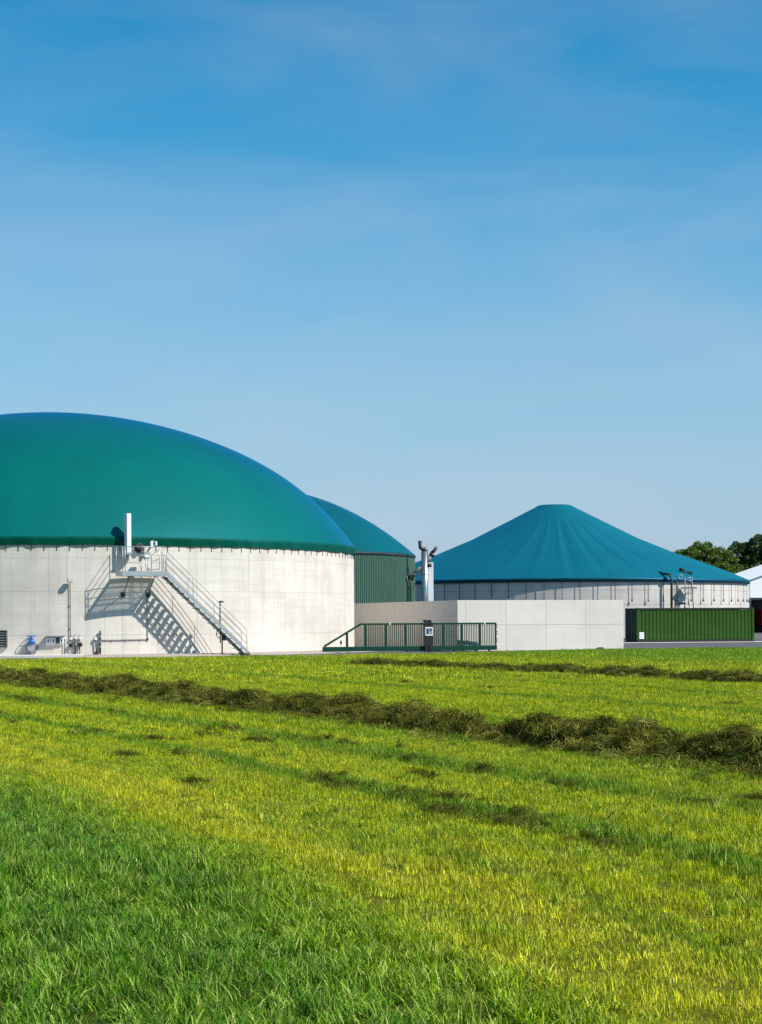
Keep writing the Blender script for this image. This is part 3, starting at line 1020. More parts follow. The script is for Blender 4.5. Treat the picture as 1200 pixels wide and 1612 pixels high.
fr.box(-.20, .20, -.32, -.272, 1.22, 1.28).box(-.20, .20, -.32, -.272, .84, .90).box(-.20, -.16, -.32, -.272, .902, 1.218).box(.16, .20, -.32, -.272, .902, 1.218).box(-.012, .012, -.318, -.272, .902, 1.218)
fr.build('panel_frame', M['white'], gp)
MB().box(-.158, -.014, -.30, -.274, .904, 1.216).build('pane', M['pane_blue'], gp)
MB().box(.014, .158, -.30, -.274, .904, 1.216).build('pane', M['pane_blue'], gp)
MB().box(.09, .155, -.305, -.2995, 1.05, 1.08).box(.04, .155, -.305, -.2995, .96, .99).build('mark', M['white'], gp)
sk = thing('marker_stake', 'short thin stake with a dark square cap under the sloping gate tail', 'stake', at(537, 1021, 98.8).xy.to_3d(), PG)
MB().tube([(0, 0, -.012), (0, 0, .42)], .016).build('stem', M['grey'], sk)
MB().box(-.05, .05, -.03, .03, .42, .6, bev=.01).build('cap', M['dark_grey'], sk)

# ------------------------------------------------------------------ shipping container
PC = math.radians(12.5)
K0 = Vector((17.87, 133, 0))
ct = thing('shipping_container', 'dark green corrugated shipping container beside the road, in front of the cone roofed tank', 'container', K0, PC)
LC, WC, HC = 8.75, 2.44, 2.42
def corr(axis_len, z0, z1, y, pitch=.27, depth=.04):
    V, xs = [], []
    x = 0.0
    n = int(axis_len / pitch)
    p_ = axis_len / n
    pts = []
    for i in range(n):
        b = i * p_
        pts += [(b, 0), (b + p_ * .30, 0), (b + p_ * .5, depth), (b + p_ * .80, depth)]
    pts.append((axis_len, 0))
    for z in (z0, z1):
        V += [(a, y + d, z) for a, d in pts]
    n = len(pts)
    return V, [(i, i + 1, n + i + 1, n + i) for i in range(n - 1)]
for yy, flip in ((.03, 1), (WC - .07, 1)):
    V, F = corr(LC - .24, .18, HC - .14, yy)
    MB().add([(x_ + .12, y_, z_) for x_, y_, z_ in V], F).build('side_wall', M['cont_green'], ct)
for x_ in (0, LC - .14):
    for y_ in (0, WC - .14):
        MB().box(x_, x_ + .14, y_, y_ + .14, .14, HC - .12).build('corner_post', M['cont_green'], ct)
        for z_ in (.0, HC - .118):
            MB().box(x_ - .006, x_ + .146, y_ - .006, y_ + .146, z_, z_ + .12, bev=.012).build('corner_casting', M['cont_dark'], ct)
for y_ in (.004, WC - .084):
    MB().box(.15, LC - .15, y_, y_ + .08, .02, .17).build('bottom_rail', M['cont_dark'], ct)
    MB().box(.15, LC - .15, y_, y_ + .08, HC - .13, HC - .01).build('top_rail', M['cont_dark'], ct)
MB().box(.1, LC - .1, .05, WC - .05, HC - .05, HC - .02).build('roof', M['cont_green'], ct)
MB().box(.1, LC - .1, .09, WC - .09, .06, .16).build('floor', M['cont_dark'], ct)
for k in range(2):
    dr = MB().box(.02, .07, .15 + k * 1.075, .15 + k * 1.075 + 1.06, .16, HC - .13).build('door', M['cont_dark'], ct)  # door end near black: its shade is put into the colour
    for q in (.3, .75):
        MB().tube([(-.01, .15 + k * 1.075 + q, .1), (-.01, .15 + k * 1.075 + q, HC - .1)], .02).build('lock_bar', M['cont_dark'], dr)
MB().box(LC - .07, LC - .03, .15, WC - .15, .16, HC - .13).build('end_wall', M['cont_green'], ct)
pt_ = MB().box(.17, .50, -.012, .028, .26, .72).build('data_plate', M['white'], ct)
mk = MB()
for k in range(5):
    mk.box(.23, .44 - .03 * (k % 2), -.016, -.0125, .34 + k * .07, .365 + k * .07)
mk.build('printed_lines', M['grey'], pt_)

# ------------------------------------------------------------------ tank three
D3 = 185.0
C3 = Vector(((874.5 - 600) / FPX * D3, D3, 0))
R3 = 18.55
t3 = thing('digester_tank', 'low round concrete tank under a wide teal tent shaped cone roof', 'tank', C3)
E3 = 5.22
def ringwall(z0, z1, r):
    return MB().lathe([(r - .03, z0 - .012), (r, z0), (r, z1), (r - .03, z1 + .012)], 420, -1.9, 1.9, smooth=False)
for z0, z1 in ((0, 2.9), (2.93, 4.20), (4.23, E3)):
    ringwall(z0, z1, R3 - .22).build('wall_ring', M['old_concrete'], t3)
MB().lathe([(R3 - .29, 0), (R3 - .29, E3)], 96).build('wall', M['joint_concrete'], t3)
cp_ = [(0, 12.79), (1.4, 12.77), (1.65, 12.71), (1.9, 12.56), (2.4, 12.3), (4.94, 11.0), (8.02, 9.42), (11.4, 8.0), (14.1, 7.05), (17.15, 5.88), (R3, 5.28)]
cs = []
for (r0, z0), (r1, z1) in zip(cp_[:-1], cp_[1:]):
    for k in range(4):
        cs.append((r0 + (r1 - r0) * k / 4, z0 + (z1 - z0) * k / 4))
cs.append(cp_[-1])
pz = [random.uniform(0, 6.28) for _ in range(5)]
def folds(r, z, a):
    k = max(0, (r - 2.2) / (R3 - 2.2))
    w = math.sin(a * 38 + pz[0] + 1.3 * math.sin(a * 5)) * .6 + math.sin(a * 76 + pz[1]) * .25 + math.sin(a * 23 + pz[2]) * .35
    # hanging between the spokes, tightest half-way down
    k2 = max(0, (k - .12) / .88)
    return r, z + w * .115 * (k2 ** .8) * (1.12 - k2)
MB().lathe(cs, 760, warp=folds).build('cone_roof', M['cone_teal'], t3)
MB().lathe([(R3 - .02, 5.285), (R3 + .03, 5.27), (R3 + .045, 5.10), (R3 + .01, 4.94), (R3 - .2, 4.93)], 200).build('roof_hem', M['cone_edge'], t3)
hs_ = MB().box(-.028, .028, -.012, .012, 3.45, 4.94).mesh('hanging_strap', M['trim_dark'])
hw_ = MB().tube([(0, 0, 3.2), (0, 0, 3.48)], .085, 8, r2=.05).mesh('strap_weight', M['dark_grey'])
for i in range(-20, 22):
    a = (i + .3) * .0845
    sp_ = link('hanging_strap', hs_, t3, ((R3 + .0) * math.sin(a), -(R3 + .0) * math.cos(a), 0), a)
    link('strap_weight', hw_, sp_)
YT = 168.0
gp3 = thing('gas_pipe', 'dark teal gas pipe bending over the rim of the cone roofed tank', 'pipe', (stk(1057.5, YT).x, YT, 0))
pq = lambda px, py, dy=0: (at(px, py, YT).x - gp3.location.x, dy, at(px, py, YT).z)
MB().tube([pq(1057.5, 960), pq(1057.5, 912), pq(1056.8, 907, .1), pq(1054, 904, .3), pq(1049, 903, .8), pq(1041, 900, 1.8)], .11, 12).build('pipe', M['trim_dark'], gp3)
MB().tube([(0, 0, 0), (0, 0, pq(0, 960)[2])], .11, 12).build('pipe_base', M['trim_dark'], gp3)
MB().box(-.3, -.06, -.1, .2, pq(0, 913)[2], pq(0, 909)[2]).build('bracket', M['dark_grey'], gp3)
MB().tube([pq(1066, 914), pq(1066.5, 940), pq(1063, 955), pq(1062, 958)], .06, 8).build('return_pipe', M['trim_dark'], gp3)
MB().box(pq(1061, 0)[0], pq(1073, 0)[0], -.12, .12, pq(0, 958)[2], pq(0, 955)[2]).build('pipe_tray', M['black'], gp3)
MB().tube([pq(1061, 957), (pq(1061, 957)[0], 0, 0)], .05, 8).tube([pq(1072, 957), (pq(1072, 957)[0], 0, 0)], .05, 8).build('tray_leg', M['dark_grey'], gp3)
YT = 168.9
ld = thing('access_ladder', 'small galvanised ladder tower with a landing at the cone tank rim', 'ladder', (stk(1083, YT).x, YT, 0))
lq = lambda px, py, dy=0: (at(px, py, YT).x - ld.location.x, dy, at(px, py, YT).z)
for px in (1078.5, 1089):
    MB().tube([lq(px + (3 if px > 1080 else 0), 962), lq(px, 908)], .045, 8).build('upright', M['galv_dark'], ld)
    MB().tube([(lq(px + (3 if px > 1080 else 0), 962)[0], 0, 0), lq(px + (3 if px > 1080 else 0), 962)], .045, 8).build('lower_upright', M['galv_dark'], ld)
for py in (909, 914, 926, 934, 942, 950, 957):
    MB().tube([lq(1078.5, py), lq(1090, py)], .03, 6).build('rung', M['galv'], ld)
MB().box(lq(1068, 0)[0], lq(1091, 0)[0], -.3, .5, lq(0, 933)[2], lq(0, 931)[2]).build('landing', M['galv_dark'], ld)
MB().tube([lq(1083, 931), lq(1086, 962)], .035, 6).tube([lq(1080, 934), lq(1077, 962)], .035, 6).build('brace', M['galv_dark'], ld)
rp = [(lq(1071, 914)[0] + .18 * math.cos(t), 0, lq(0, 914)[2] + .18 * math.sin(t)) for t in np.linspace(0, 6.28, 18)]
MB().tube(rp, .03, 6, caps=False).build('hoop', M['galv'], ld)
YT = 168.6
wi = thing('winch', 'small dark winch with a slanting boom lying on the teal cone roof', 'winch', (stk(1073, YT + 2.6).x, YT + 2.6, 0))
wq = lambda px, py, dy=0: (at(px, py, YT + 2.6).x - wi.location.x, dy, at(px, py, YT + 2.6).z)
MB().tube([wq(1045, 884, 2.6), wq(1058, 892, 1.4), wq(1073, 902)], .05, 8).build('boom', M['trim_dark'], wi)
MB().tube([wq(1071, 897, -.1), wq(1076, 897, .1)], .18, 12).build('drum', M['black'], wi)
MB().box(wq(1063, 0)[0], wq(1085, 0)[0], -.2, .3, wq(0, 909.5)[2], wq(0, 906)[2], bev=.02).build('base', M['trim_dark'], wi)
MB().tube([wq(1074, 897), wq(1073, 908)], .06, 8).build('mount', M['trim_dark'], wi)

# ------------------------------------------------------------------ white hall at the right edge
YH = 212.0
hx0 = at(1128, 920, YH).x
PH = math.radians(15)
hl = thing('storage_hall', 'white membrane hall with a dark open doorway at the right edge', 'hall', (hx0, YH, 0), PH)
WH = 26.0
def hz(px, py):
    u, v = uv(px, py)
    a = u / FPX
    q = (a * YH - hx0) / (math.cos(PH) - a * math.sin(PH))
    return q, EYE - v / FPX * (YH + q * math.sin(PH))
a_, za = hz(1155, 921)
b_, zb_ = hz(1200, 905.5)
slp = (zb_ - za) / (b_ - a_)
ze = za - a_ * slp
zr = ze + slp * WH / 2
dx0, dzt = hz(1182.5, 944.5)
dx1 = WH - dx0
LH = 8.5
mb = MB()
def quad(pts):
    mb.add(pts, [tuple(range(len(pts)))])
quad([(0, 0, 0), (dx0, 0, 0), (dx0, 0, dzt), (0, 0, dzt)])
quad([(dx1, 0, 0), (WH, 0, 0), (WH, 0, dzt), (dx1, 0, dzt)])
quad([(0, 0, dzt), (WH, 0, dzt), (WH, 0, ze), (WH / 2, 0, zr), (0, 0, ze)])
quad([(0, LH, 0), (WH, LH, 0), (WH, LH, ze), (WH / 2, LH, zr), (0, LH, ze)])
quad([(0, .01, 0), (0, LH, 0), (0, LH, ze), (0, .01, ze)])
quad([(WH, .01, 0), (WH, LH, 0), (WH, LH, ze), (WH, .01, ze)])
mb.build('wall', M['hall_white'], hl)
mb = MB()
for x0_, z0_, x1_, z1_ in ((-.3, ze - .3 * slp, WH / 2, zr), (WH / 2, zr, WH + .3, ze - .3 * slp)):
    mb.add([(x0_, -.25, z0_ + .01), (x1_, -.25, z1_ + .01), (x1_, LH + .2, z1_ + .01), (x0_, LH + .2, z0_ + .01),
            (x0_, -.25, z0_ + .12), (x1_, -.25, z1_ + .12), (x1_, LH + .2, z1_ + .12), (x0_, LH + .2, z0_ + .12)],
           [(3, 2, 1, 0), (4, 5, 6, 7), (0, 1, 5, 4), (1, 2, 6, 5), (2, 3, 7, 6), (3, 0, 4, 7)])
mb.build('roof', M['hall_white'], hl)
MB().box(dx0 - .12, dx1 + .12, -.10, -.003, dzt, dzt + .25).box(dx0 - .12, dx0, -.10, -.003, 0, dzt - .002).box(dx1, dx1 + .12, -.10, -.003, 0, dzt - .002).build('door_frame', M['black'], hl)
MB().box(.02, WH - .02, .05, LH - .05, .0, .03).build('floor', M['asphalt'], hl)
MB().box(dx0 + .0, dx0 + .1, 1.0, 7.5, .04, ze - .5).box(.2, WH - .2, 7.6, 7.8, .04, ze - .2).build('dark_sheet', M['dark_grey'], hl)  # dark sheets added indoors, standing in for shade behind the doorway
rt = thing('trailer', 'red trailer standing just inside the dark hall doorway', 'trailer', (at(1200, 980, YH + 5.5).x, YH + 5.5, 0), PH)
MB().box(-.32, 2.2, -.5, 2.5, .9, 2.7, bev=.06).build('body', M['red'], rt)
MB().box(-.2, 2.0, -.6, 2.4, .7, .88).build('chassis', M['black'], rt)
for xx in (0, 1.8):
    for yy in (.2, 1.7):
        w_ = MB().tube([(xx - .12, yy, .48), (xx + .12, yy, .48)], .45, 20).build('wheel', M['rubber'], rt)
        MB().tube([(xx - .13, yy, .48), (xx + .13, yy, .48)], .22, 14).build('rim', M['grey'], w_)

# ------------------------------------------------------------------ trees behind
def tree(label, base, H, crown, n_leaf, mat, seed, leaf=.34):
    r = np.random.default_rng(seed)
    t = thing('broadleaf_tree', label, 'tree', base, 0, 'trees beyond the site')
    tk = MB()
    tk.tube([(0, 0, -.05), (.1, 0, H * .25), (-.05, .1, H * .5), (.1, 0, H * .8)], .32, 10, r2=.08)
    ends = []
    for k in range(11):
        a = r.uniform(0, 6.28)
        z0 = H * r.uniform(.28, .6)
        l = r.uniform(.5, .85)
        cx, cy, cz, rx, ry, rz = crown[k % len(crown)]
        e = (cx * l + .3 * math.cos(a), cy * l + .3 * math.sin(a), cz + r.uniform(-.3, .3) * rz)
        tk.tube([(0, 0, z0), (e[0] * .45, e[1] * .45, (z0 + e[2]) * .48), e], .13, 7, r2=.03)
    tk.build('trunk', M['bark'], t)
    # leaves: clumps filling the crown lobes
    P_, Nn = [], []
    w = np.array([c[3] * c[4] * c[5] for c in crown]); w /= w.sum()
    ncl = max(60, n_leaf // 120)
    cc = []
    for k in range(ncl):
        c = crown[r.choice(len(crown), p=w)]
        d = r.normal(size=3); d /= np.linalg.norm(d)
        q = r.uniform(.35, 1.0) ** .5
        cc.append((c[0] + d[0] * c[3] * q, c[1] + d[1] * c[4] * q, c[2] + d[2] * c[5] * q, r.uniform(.3, .75)))
    cc = np.array(cc)
    ci = r.integers(0, ncl, n_leaf)
    d = r.normal(size=(n_leaf, 3)); d /= np.linalg.norm(d, axis=1)[:, None]
    pos_ = cc[ci, :3] + d * (cc[ci, 3] * r.uniform(.3, 1, n_leaf) ** .6)[:, None] * np.array([1.1, 1.1, .75])
    a1 = r.normal(size=(n_leaf, 3)); a1 /= np.linalg.norm(a1, axis=1)[:, None]
    a2 = np.cross(a1, r.normal(size=(n_leaf, 3))); a2 /= np.linalg.norm(a2, axis=1)[:, None]
    s = leaf * r.uniform(.6, 1.2, n_leaf)[:, None]
    V = np.stack([pos_ - a1 * s * .5, pos_ + a2 * s * .28, pos_ + a1 * s * .5, pos_ - a2 * s * .28], 1).reshape(-1, 3)
    F = np.arange(n_leaf * 4).reshape(-1, 4)
    me = bpy.data.meshes.new('crown')
    me.from_pydata(V.tolist(), [], F.tolist())
    at_ = me.attributes.new('rnd', 'FLOAT', 'POINT')
    rv = np.clip(r.uniform(0, 1, ncl)[ci] * .6 + r.uniform(0, .4, n_leaf), 0, 1)
    at_.data.foreach_set('value', np.repeat(rv, 4).astype(np.float32))
    me.materials.append(mat)
    link('crown', me, t)
YR = 250.0
b0 = at(1108, 960, YR); b1 = at(1186, 960, YR + 6)
tree('spreading mid green tree with a ragged crown showing behind the cone roof', (b0.x, YR, 0), 11,
     [(-2.4, 0, 9.0, 2.0, 2.2, 1.7), (0, 0, 9.6, 2.4, 2.4, 1.9), (2.2, .3, 9.0, 2.2, 2.2, 2.0), (-.8, 0, 7.0, 3.4, 2.8, 2.2), (2.0, 0, 6.4, 2.6, 2.4, 2.2), (-3.4, 0, 7.6, 1.4, 1.6, 1.5), (3.6, .3, 7.6, 1.6, 1.8, 2.0)], 46000, M['leaf_light'], 4)
tree('darker denser tree rising over the white hall roof at the right edge', (b1.x, YR + 6, 0), 12.5,
     [(-1.9, 0, 10.0, 2.2, 2.2, 2.1), (1.2, 0, 10.9, 2.3, 2.4, 2.0), (3.2, 0, 9.6, 2.2, 2.4, 2.2), (0, 0, 7.6, 3.2, 2.8, 2.4), (-1.6, 0, 8.0, 1.6, 2.0, 2.2), (2.5, 0, 7.0, 3, 2.8, 2.4)], 50000, M['leaf_dark'], 9)

# ------------------------------------------------------------------ grass (blade tufts scattered by geometry nodes)
def tuft(name, n, rad, h0, h1, w, lean, mat, seed, flat=False, seg=2):
    r = np.random.default_rng(seed)
    V, F, R_ = [], [], []
    for i in range(n):
        a = r.uniform(0, 6.28)
        q = rad * math.sqrt(r.uniform(0, 1))
        x, y = q * math.cos(a), q * math.sin(a)
        h = r.uniform(h0, h1)
        b = r.uniform(0, 6.28)
        le = lean * r.uniform(.2, 1.3)
        wd = w * r.uniform(.6, 1.25)
        dx, dy = math.cos(b), math.sin(b)
        sx, sy = -dy * wd / 2, dx * wd / 2
        tw = r.uniform(-.6, .6)
        sx, sy = sx * math.cos(tw) - sy * math.sin(tw), sx * math.sin(tw) + sy * math.cos(tw)
        o = len(V)
        pts = []
        z0 = r.uniform(0, .05) if flat else 0
        for k in range(seg + 1):
            t = k / seg
            if flat:
                pts.append((x + dx * h * t, y + dy * h * t, z0 + h * (.28 * math.sin(t * 2.6) * r.uniform(.2, 1.2)), 1 - .75 * t))
            else:
                pts.append((x + dx * h * le * t * t, y + dy * h * le * t * t, h * t * (1 - .25 * le * t), (1 - .85 * t ** 1.5)))
        for (px, py, pz_, ww) in pts:
            V += [(px - sx * ww, py - sy * ww, pz_), (px + sx * ww, py + sy * ww, pz_)]
        for k in range(seg):
            F.append((o + 2 * k, o + 2 * k + 1, o + 2 * k + 3, o + 2 * k + 2))
        R_ += [r.uniform(0, 1)] * (2 * (seg + 1))
    me = bpy.data.meshes.new(name)
    me.from_pydata(V, [], F)
    a_ = me.attributes.new('rnd', 'FLOAT', 'POINT')
    a_.data.foreach_set('value', np.array(R_, np.float32))
    me.materials.append(mat)
    return bpy.data.objects.new(name, me)

def coll(name, objs):
    c = bpy.data.collections.new(name)
    for o in objs:
        c.objects.link(o)
    return c

C_long = coll('long_tufts', [tuft('long_tuft', 22, .055, .04, .115, .0078, .65, M['blade'], 100 + i, seg=3) for i in range(7)])
C_lush = coll('lush_tufts', [tuft('lush_tuft', 26, .07, .05, .13, .0085, .7, M['lush'], 150 + i, seg=3) for i in range(5)])
C_short = coll('short_tufts', [tuft('short_tuft', 28, .07, .016, .056, .0052, .45, M['blade'], 200 + i) for i in range(7)])
C_mid = coll('mid_tufts', [tuft('mid_tuft', 40, .13, .03, .08, .010, .5, M['blade'], 300 + i, seg=1) for i in range(6)])
C_far = coll('far_tufts', [tuft('far_tuft', 60, .32, .035, .10, .02, .5, M['blade'], 400 + i, seg=1) for i in range(6)])
def hay_tuft(seed, dull=0.0):
    # a combed lock of cut grass: blades lying roughly the same way and arching over
    r = np.random.default_rng(seed)
    V, F, R_ = [], [], []
    tone = r.uniform(-.45, .35) - dull
    for i in range(34):
        b = r.normal(0, .45)
        ln = r.uniform(.12, .42)
        x, y = r.normal(0, .07), r.normal(0, .09)
        wd = r.uniform(.004, .009)
        arch = r.uniform(.04, .13)
        z0 = r.uniform(0, .06)
        curl = r.normal(0, .5)
        o = len(V)
        for k in range(5):
            t = k / 4
            ang = b + curl * t
            px, py = x + (t - .4) * ln * math.cos(ang), y + (t - .4) * ln * math.sin(ang)
            pz_ = z0 + arch * math.sin(math.pi * min(1, t * 1.15)) - .03 * t
            ww = wd * (1 - .6 * abs(t - .4))
            sx, sy = -math.sin(ang) * ww / 2, math.cos(ang) * ww / 2
            V += [(px - sx, py - sy, pz_ - ww * .3), (px + sx, py + sy, pz_ + ww * .3)]
        for k in range(4):
            F.append((o + 2 * k, o + 2 * k + 1, o + 2 * k + 3, o + 2 * k + 2))
        R_ += [min(1, max(0, r.uniform(0, 1) + tone))] * 10
    me = bpy.data.meshes.new('hay_tuft')
    me.from_pydata(V, [], F)
    a_ = me.attributes.new('rnd', 'FLOAT', 'POINT')
    a_.data.foreach_set('value', np.array(R_, np.float32))
    me.materials.append(M['hay'])
    return bpy.data.objects.new('hay_tuft', me)
C_scrap = coll('scrap_tufts', [hay_tuft(560 + i, .35) for i in range(6)])
C_hay = coll('hay_tufts', [hay_tuft(500 + i) for i in range(12)])

def scatter_group():
    ng = bpy.data.node_groups.new('scatter', 'GeometryNodeTree')
    ng.interface.new_socket('Geometry', in_out='INPUT', socket_type='NodeSocketGeometry')
    ng.interface.new_socket('Tufts', in_out='INPUT', socket_type='NodeSocketCollection')
    ng.interface.new_socket('Geometry', in_out='OUTPUT', socket_type='NodeSocketGeometry')
    N, L = ng.nodes, ng.links
    gi, go = N.new('NodeGroupInput'), N.new('NodeGroupOutput')
    ci = N.new('GeometryNodeCollectionInfo')
    ci.inputs['Separate Children'].default_value = True
    ci.inputs['Reset Children'].default_value = True
    L.new(gi.outputs['Tufts'], ci.inputs['Collection'])
    ip = N.new('GeometryNodeInstanceOnPoints')
    ip.inputs['Pick Instance'].default_value = True
    L.new(gi.outputs['Geometry'], ip.inputs['Points'])
    L.new(ci.outputs[0], ip.inputs['Instance'])
    for nm, ty, sock in (('idx', 'INT', 'Instance Index'), ('rot', 'FLOAT_VECTOR', 'Rotation'), ('scl', 'FLOAT_VECTOR', 'Scale')):
        na = N.new('GeometryNodeInputNamedAttribute')
        na.data_type = ty
        na.inputs['Name'].default_value = nm
        L.new(na.outputs['Attribute'], ip.inputs[sock])
    L.new(ip.outputs[0], go.inputs[0])
    return ng
NG = scatter_group()

def scatter(name, pts, rot, scl, collection, parent=None):
    n = len(pts)
    me = bpy.data.meshes.new(name)
    me.vertices.add(n)
    me.vertices.foreach_set('co', np.asarray(pts, np.float32).ravel())
    a = me.attributes.new('idx', 'INT', 'POINT')
    a.data.foreach_set('value', rng.integers(0, len(collection.objects), n).astype(np.int32))
    a = me.attributes.new('rot', 'FLOAT_VECTOR', 'POINT')
    a.data.foreach_set('vector', np.asarray(rot, np.float32).ravel())
    a = me.attributes.new('scl', 'FLOAT_VECTOR', 'POINT')
    a.data.foreach_set('vector', np.asarray(scl, np.float32).ravel())
    o = link(name, me, parent)
    o['kind'] = 'stuff'
    md = o.modifiers.new('scatter', 'NODES')
    md.node_group = NG
    for it in NG.interface.items_tree:
        if it.in_out == 'INPUT' and it.name == 'Tufts':
            md[it.identifier] = collection
    return o

def rand_trap(y0, y1, dens, k=.36, pad=.8):
    """Random points on the wedge of ground in front of the camera."""
    area = (k * (y1 * y1 - y0 * y0)) + 2 * pad * (y1 - y0)
    n = int(area * dens)
    ys = np.sqrt(rng.uniform(y0 * y0, y1 * y1, n))
    xs = (rng.uniform(-1, 1, n)) * (k * ys + pad)
    return xs, ys

def lowfreq(x, y, s, seed):
    r = np.random.default_rng(seed)
    out = np.zeros_like(x)
    for k in range(7):
        a, f_, p_ = r.uniform(0, 6.28), s * r.uniform(.5, 2.0), r.uniform(0, 6.28)
        out += np.sin((x * np.cos(a) + y * np.sin(a)) * f_ + p_)
    return out / 7

def rots(n, tilt=.12):
    return np.stack([rng.normal(0, tilt, n), rng.normal(0, tilt, n), rng.uniform(0, 6.283, n)], 1)

# boundary between standing grass and stubble
def rowc(x, y):
    return ROWX * x + ROWY * y + .11 * np.maximum(13.0 - y, 0)
xs, ys = rand_trap(5.8, 24, 225, .34)
pc = rowc(xs, ys) + .55 * lowfreq(xs, ys, 1.4, 3)
m_ = pc < 4.45
m_ &= (lowfreq(xs, ys, 8.0, 81) + .6 * lowfreq(xs, ys, 21.0, 82)) > -.5 + rng.normal(0, .12, len(xs))
xl_, yl_ = xs[m_], ys[m_]
h_ = .85 + .5 * lowfreq(xl_, yl_, 2.6, 8) + .5 * lowfreq(xl_, yl_, 9.0, 83) + rng.normal(0, .12, len(xl_))
h_ *= np.clip((4.9 - pc[m_]) / .9, .45, 1)
scatter('long_grass', np.stack([xl_, yl_, field_z(xl_, yl_)], 1), rots(len(xl_), .16),
        np.stack([np.ones_like(h_), np.ones_like(h_), h_], 1), C_long)
xs, ys = rand_trap(5.8, 27, 235, .34)
pc = rowc(xs, ys) + .55 * lowfreq(xs, ys, 1.4, 3)
m_ = pc > 4.1
xs, ys = xs[m_], ys[m_]
h_ = 1.0 + .55 * lowfreq(xs, ys, 2.2, 5) + .5 * np.exp(-((rowc(xs, ys) - 7.1) / .25) ** 2) + .5 * np.exp(-((rowc(xs, ys) - 9.0) / .25) ** 2) + rng.normal(0, .15, len(xs))
hole = lowfreq(xs, ys, 9.0, 71) + .6 * lowfreq(xs, ys, 19.0, 72)
kp = hole > -.52 + rng.normal(0, .12, len(xs))
xs, ys, h_ = xs[kp], ys[kp], h_[kp] * (1 + .5 * np.clip(hole[kp], -.5, .6))
scatter('mown_grass', np.stack([xs, ys, field_z(xs, ys)], 1), rots(len(xs)), np.stack([np.ones_like(h_), np.ones_like(h_), np.clip(h_, .35, 2)], 1), C_short)
xs, ys = rand_trap(26, 52, 75, .30)
h_ = np.clip(1.0 + .6 * lowfreq(xs, ys, 1.3, 6) + rng.normal(0, .15, len(xs)), .35, 2)
scatter('mown_grass', np.stack([xs, ys, field_z(xs, ys)], 1), rots(len(xs)), np.stack([np.ones_like(h_), np.ones_like(h_), h_], 1), C_mid)
xs, ys = rand_trap(50, 108, 16, .30)
ed = np.interp(xs, [e[0] for e in EDGE], [e[1] for e in EDGE])
m_ = ys < ed - .55
xs, ys = xs[m_], ys[m_]
h_ = np.clip(1.0 + .6 * lowfreq(xs, ys, .8, 7) + rng.normal(0, .15, len(xs)), .35, 2)
scatter('mown_grass', np.stack([xs, ys, field_z(xs, ys)], 1), rots(len(xs)), np.stack([np.ones_like(h_), np.ones_like(h_), h_], 1), C_far)
# rougher verge along the road edge
ex = rng.uniform(-30, 40, 1500)
ey = np.interp(ex, [e[0] for e in EDGE], [e[1] for e in EDGE]) - .15 - np.abs(rng.normal(0, .35, 1500))
h_ = np.clip(rng.normal(.95, .3, 1500) + .4 * lowfreq(ex, ey, 1.1, 15), .4, 1.8)
scatter('verge_grass', np.stack([ex, ey, field_z(ex, ey)], 1), rots(1500), np.stack([np.ones_like(h_) * .8, np.ones_like(h_) * .8, h_], 1), C_mid)

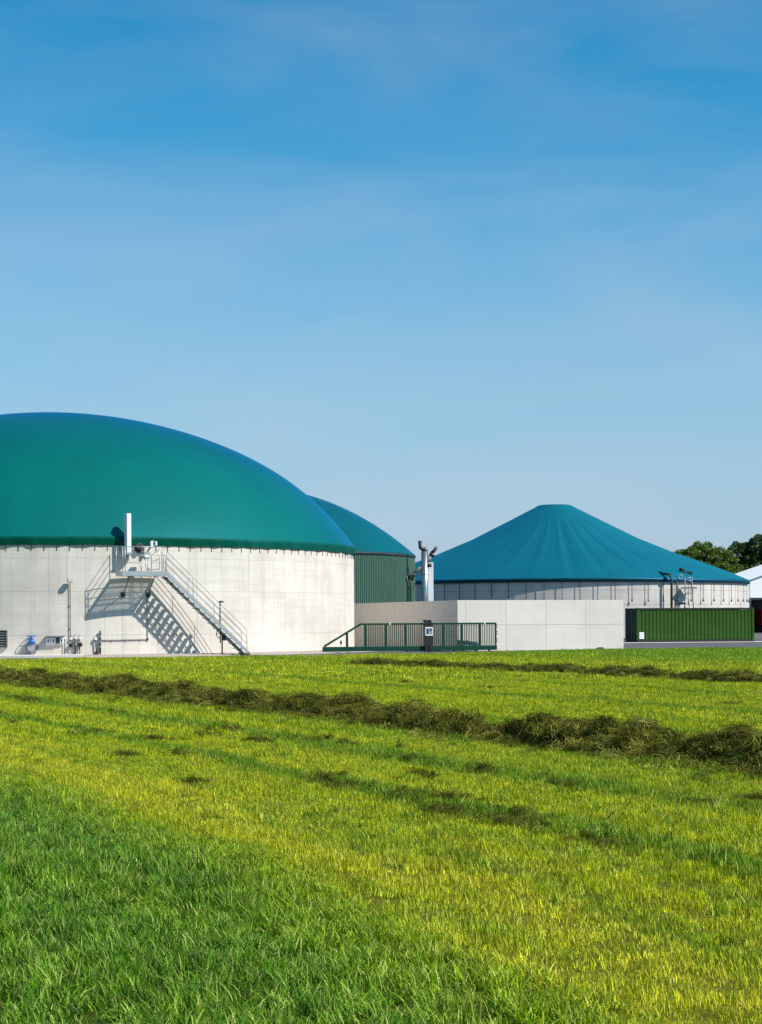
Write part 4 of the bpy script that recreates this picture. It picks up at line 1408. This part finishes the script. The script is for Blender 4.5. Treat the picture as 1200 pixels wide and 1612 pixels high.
# ------------------------------------------------------------------ windrows of cut grass
def windrow(label, p0, p1, width, height, dens, seed):
    p0, p1 = np.array(p0, float), np.array(p1, float)
    Ln = float(np.linalg.norm(p1 - p0))
    d = (p1 - p0) / Ln
    nrm = np.array([-d[1], d[0]])
    w = thing('hay_windrow', label, 'windrow', (p0[0], p0[1], 0), 0, 'rows of cut grass')
    r = np.random.default_rng(seed)
    ph_ = r.uniform(0, 6.28, 12)
    def hgt(s, q):
        lump = .62 + .20 * np.sin(s * 1.5 + ph_[0]) + .16 * np.sin(s * 2.9 + ph_[1] + q * 3) + .12 * np.sin(s * 5.3 + ph_[2] - q * 5) + .10 * np.sin(s * 8.7 + q * 9 + ph_[3])
        lump = lump + .12 * np.sin(s * .55 + ph_[6]) + .42 * np.abs(np.sin(s * 4.6 + q * 4.1 + ph_[7])) ** .5 * np.abs(np.sin(q * 6.4 - s * 2.3 + ph_[8])) ** .5 - .22
        wd = width * (.9 + .18 * np.sin(s * .9 + ph_[4]))
        off = .18 * np.sin(s * .6 + ph_[5])
        t = np.clip(1 - np.abs((q - off) / (wd / 2)) ** 2.2, 0, 1)
        end = np.clip(np.minimum(s, Ln - s) / 2.5, 0, 1)
        return height * (.72 + .28 * s / Ln) * lump * t ** .8 * end
    ns, nq = int(Ln / .11), 19
    ss, qs = np.linspace(0, Ln, ns), np.linspace(-width * .62, width * .62, nq)
    V, F = [], []
    for s in ss:
        for q in qs:
            h = float(hgt(s, q)) * .86 + (r.normal(0, .022) if abs(q) < width * .5 else 0)
            P_ = d * s + nrm * (q + r.normal(0, .015))
            V.append((P_[0], P_[1], h - .02))
    for i in range(ns - 1):
        for j in range(nq - 1):
            F.append((i * nq + j, i * nq + j + 1, (i + 1) * nq + j + 1, (i + 1) * nq + j))
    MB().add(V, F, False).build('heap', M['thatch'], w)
    n = int(Ln * width * dens)
    s = r.uniform(0, Ln, n)
    q = np.where(r.uniform(0, 1, n) < .8, r.normal(0, width * .28, n), r.normal(-width * .35, width * .32, n))
    h = hgt(s, q)
    keep = (h > .02) | (r.uniform(0, 1, n) < .45)
    s, q, h = s[keep], q[keep], h[keep]
    P_ = d[None] * s[:, None] + nrm[None] * q[:, None]
    n = len(s)
    rt_ = np.stack([r.normal(0, .28, n), r.normal(0, .28, n), r.uniform(0, 6.28, n)], 1)
    sc2 = r.uniform(.45, .95, n)
    o = scatter('loose_hay', np.stack([P_[:, 0], P_[:, 1], np.maximum(h * .88 - .03, .0) + field_z(P_[:, 0], P_[:, 1])], 1), rt_, np.stack([sc2, sc2, sc2], 1), C_hay, w)
    return w
windrow('long dark windrow of cut grass crossing the field, nearest to the viewer', (-18.7, 71.7), (7.0, 13.9), 1.35, .38, 120, 21)
windrow('shorter dark windrow of cut grass farther off, starting in front of the gate', (-1.6, 70.5), (19, 26.5), 1.1, .31, 100, 33)
# scraps the rake left behind, lying in small heaps along the rows
SX, SY, SZ, SS = [], [], [], []
n_ok = 0
for _ in range(4000):
    x_, y_ = rng.uniform(-10, 11), rng.uniform(8.5, 62)
    if abs(x_) > .3 * y_:
        continue
    r_ = ROWX * x_ + ROWY * y_
    pr = .03 + .8 * math.exp(-((r_ - 7.1) / .3) ** 2) + .5 * math.exp(-((r_ - 9.0) / .35) ** 2) + .3 * math.exp(-((r_ - 20.3) / .8) ** 2)
    if r_ < 5.6 or rng.uniform() > pr:
        continue
    n_ok += 1
    if n_ok > 75:
        break
    k = int(rng.uniform(5, 26))
    al, ac = rng.normal(0, .05 + .007 * k, k), rng.normal(0, .035 + .002 * k, k)
    SX += list(x_ + al * ROWY + ac * ROWX)
    SY += list(y_ - al * ROWX + ac * ROWY)
    SZ += list(np.abs(rng.normal(.015, .02, k)))
    SS += list(rng.uniform(.18, .42, k))
SX, SY, SZ, SS = map(np.array, (SX, SY, SZ, SS))
scatter('hay_scraps', np.stack([SX, SY, field_z(SX, SY) + SZ], 1), np.stack([rng.normal(0, .3, len(SX)), rng.normal(0, .3, len(SX)), rng.uniform(0, 6.28, len(SX))], 1), np.stack([SS, SS, SS * 1.3], 1), C_scrap)

# greener tufts the mower missed, in broken lines along the rows
ux, uy = rng.uniform(-14, 14, 150000), rng.uniform(7, 62, 150000)
ur = rowc(ux, uy) + .25 * lowfreq(ux, uy, 1.1, 62)
pr = np.exp(-((ur - 7.1) / .15) ** 2) + np.exp(-((ur - 9.0) / .18) ** 2) + .5 * np.exp(-((ur - 11.0) / .12) ** 2) + .9 * np.exp(-((ur - 18.5) / .22) ** 2) + .7 * np.exp(-((ur - 22.8) / .25) ** 2)
pr = (pr + .05) * np.clip(lowfreq(ux, uy, 1.5, 61) * 3.0 + .5, .06, 1)
kp = (rng.uniform(0, 1, len(ux)) < pr) & (np.abs(ux) < .34 * uy + 1) & (ur > 5)
ux, uy = ux[kp], uy[kp]
us = rng.uniform(.5, 1.15, len(ux))
scatter('missed_grass', np.stack([ux, uy, field_z(ux, uy)], 1), rots(len(ux), .25), np.stack([us * 1.1, us * 1.1, us], 1), C_lush)
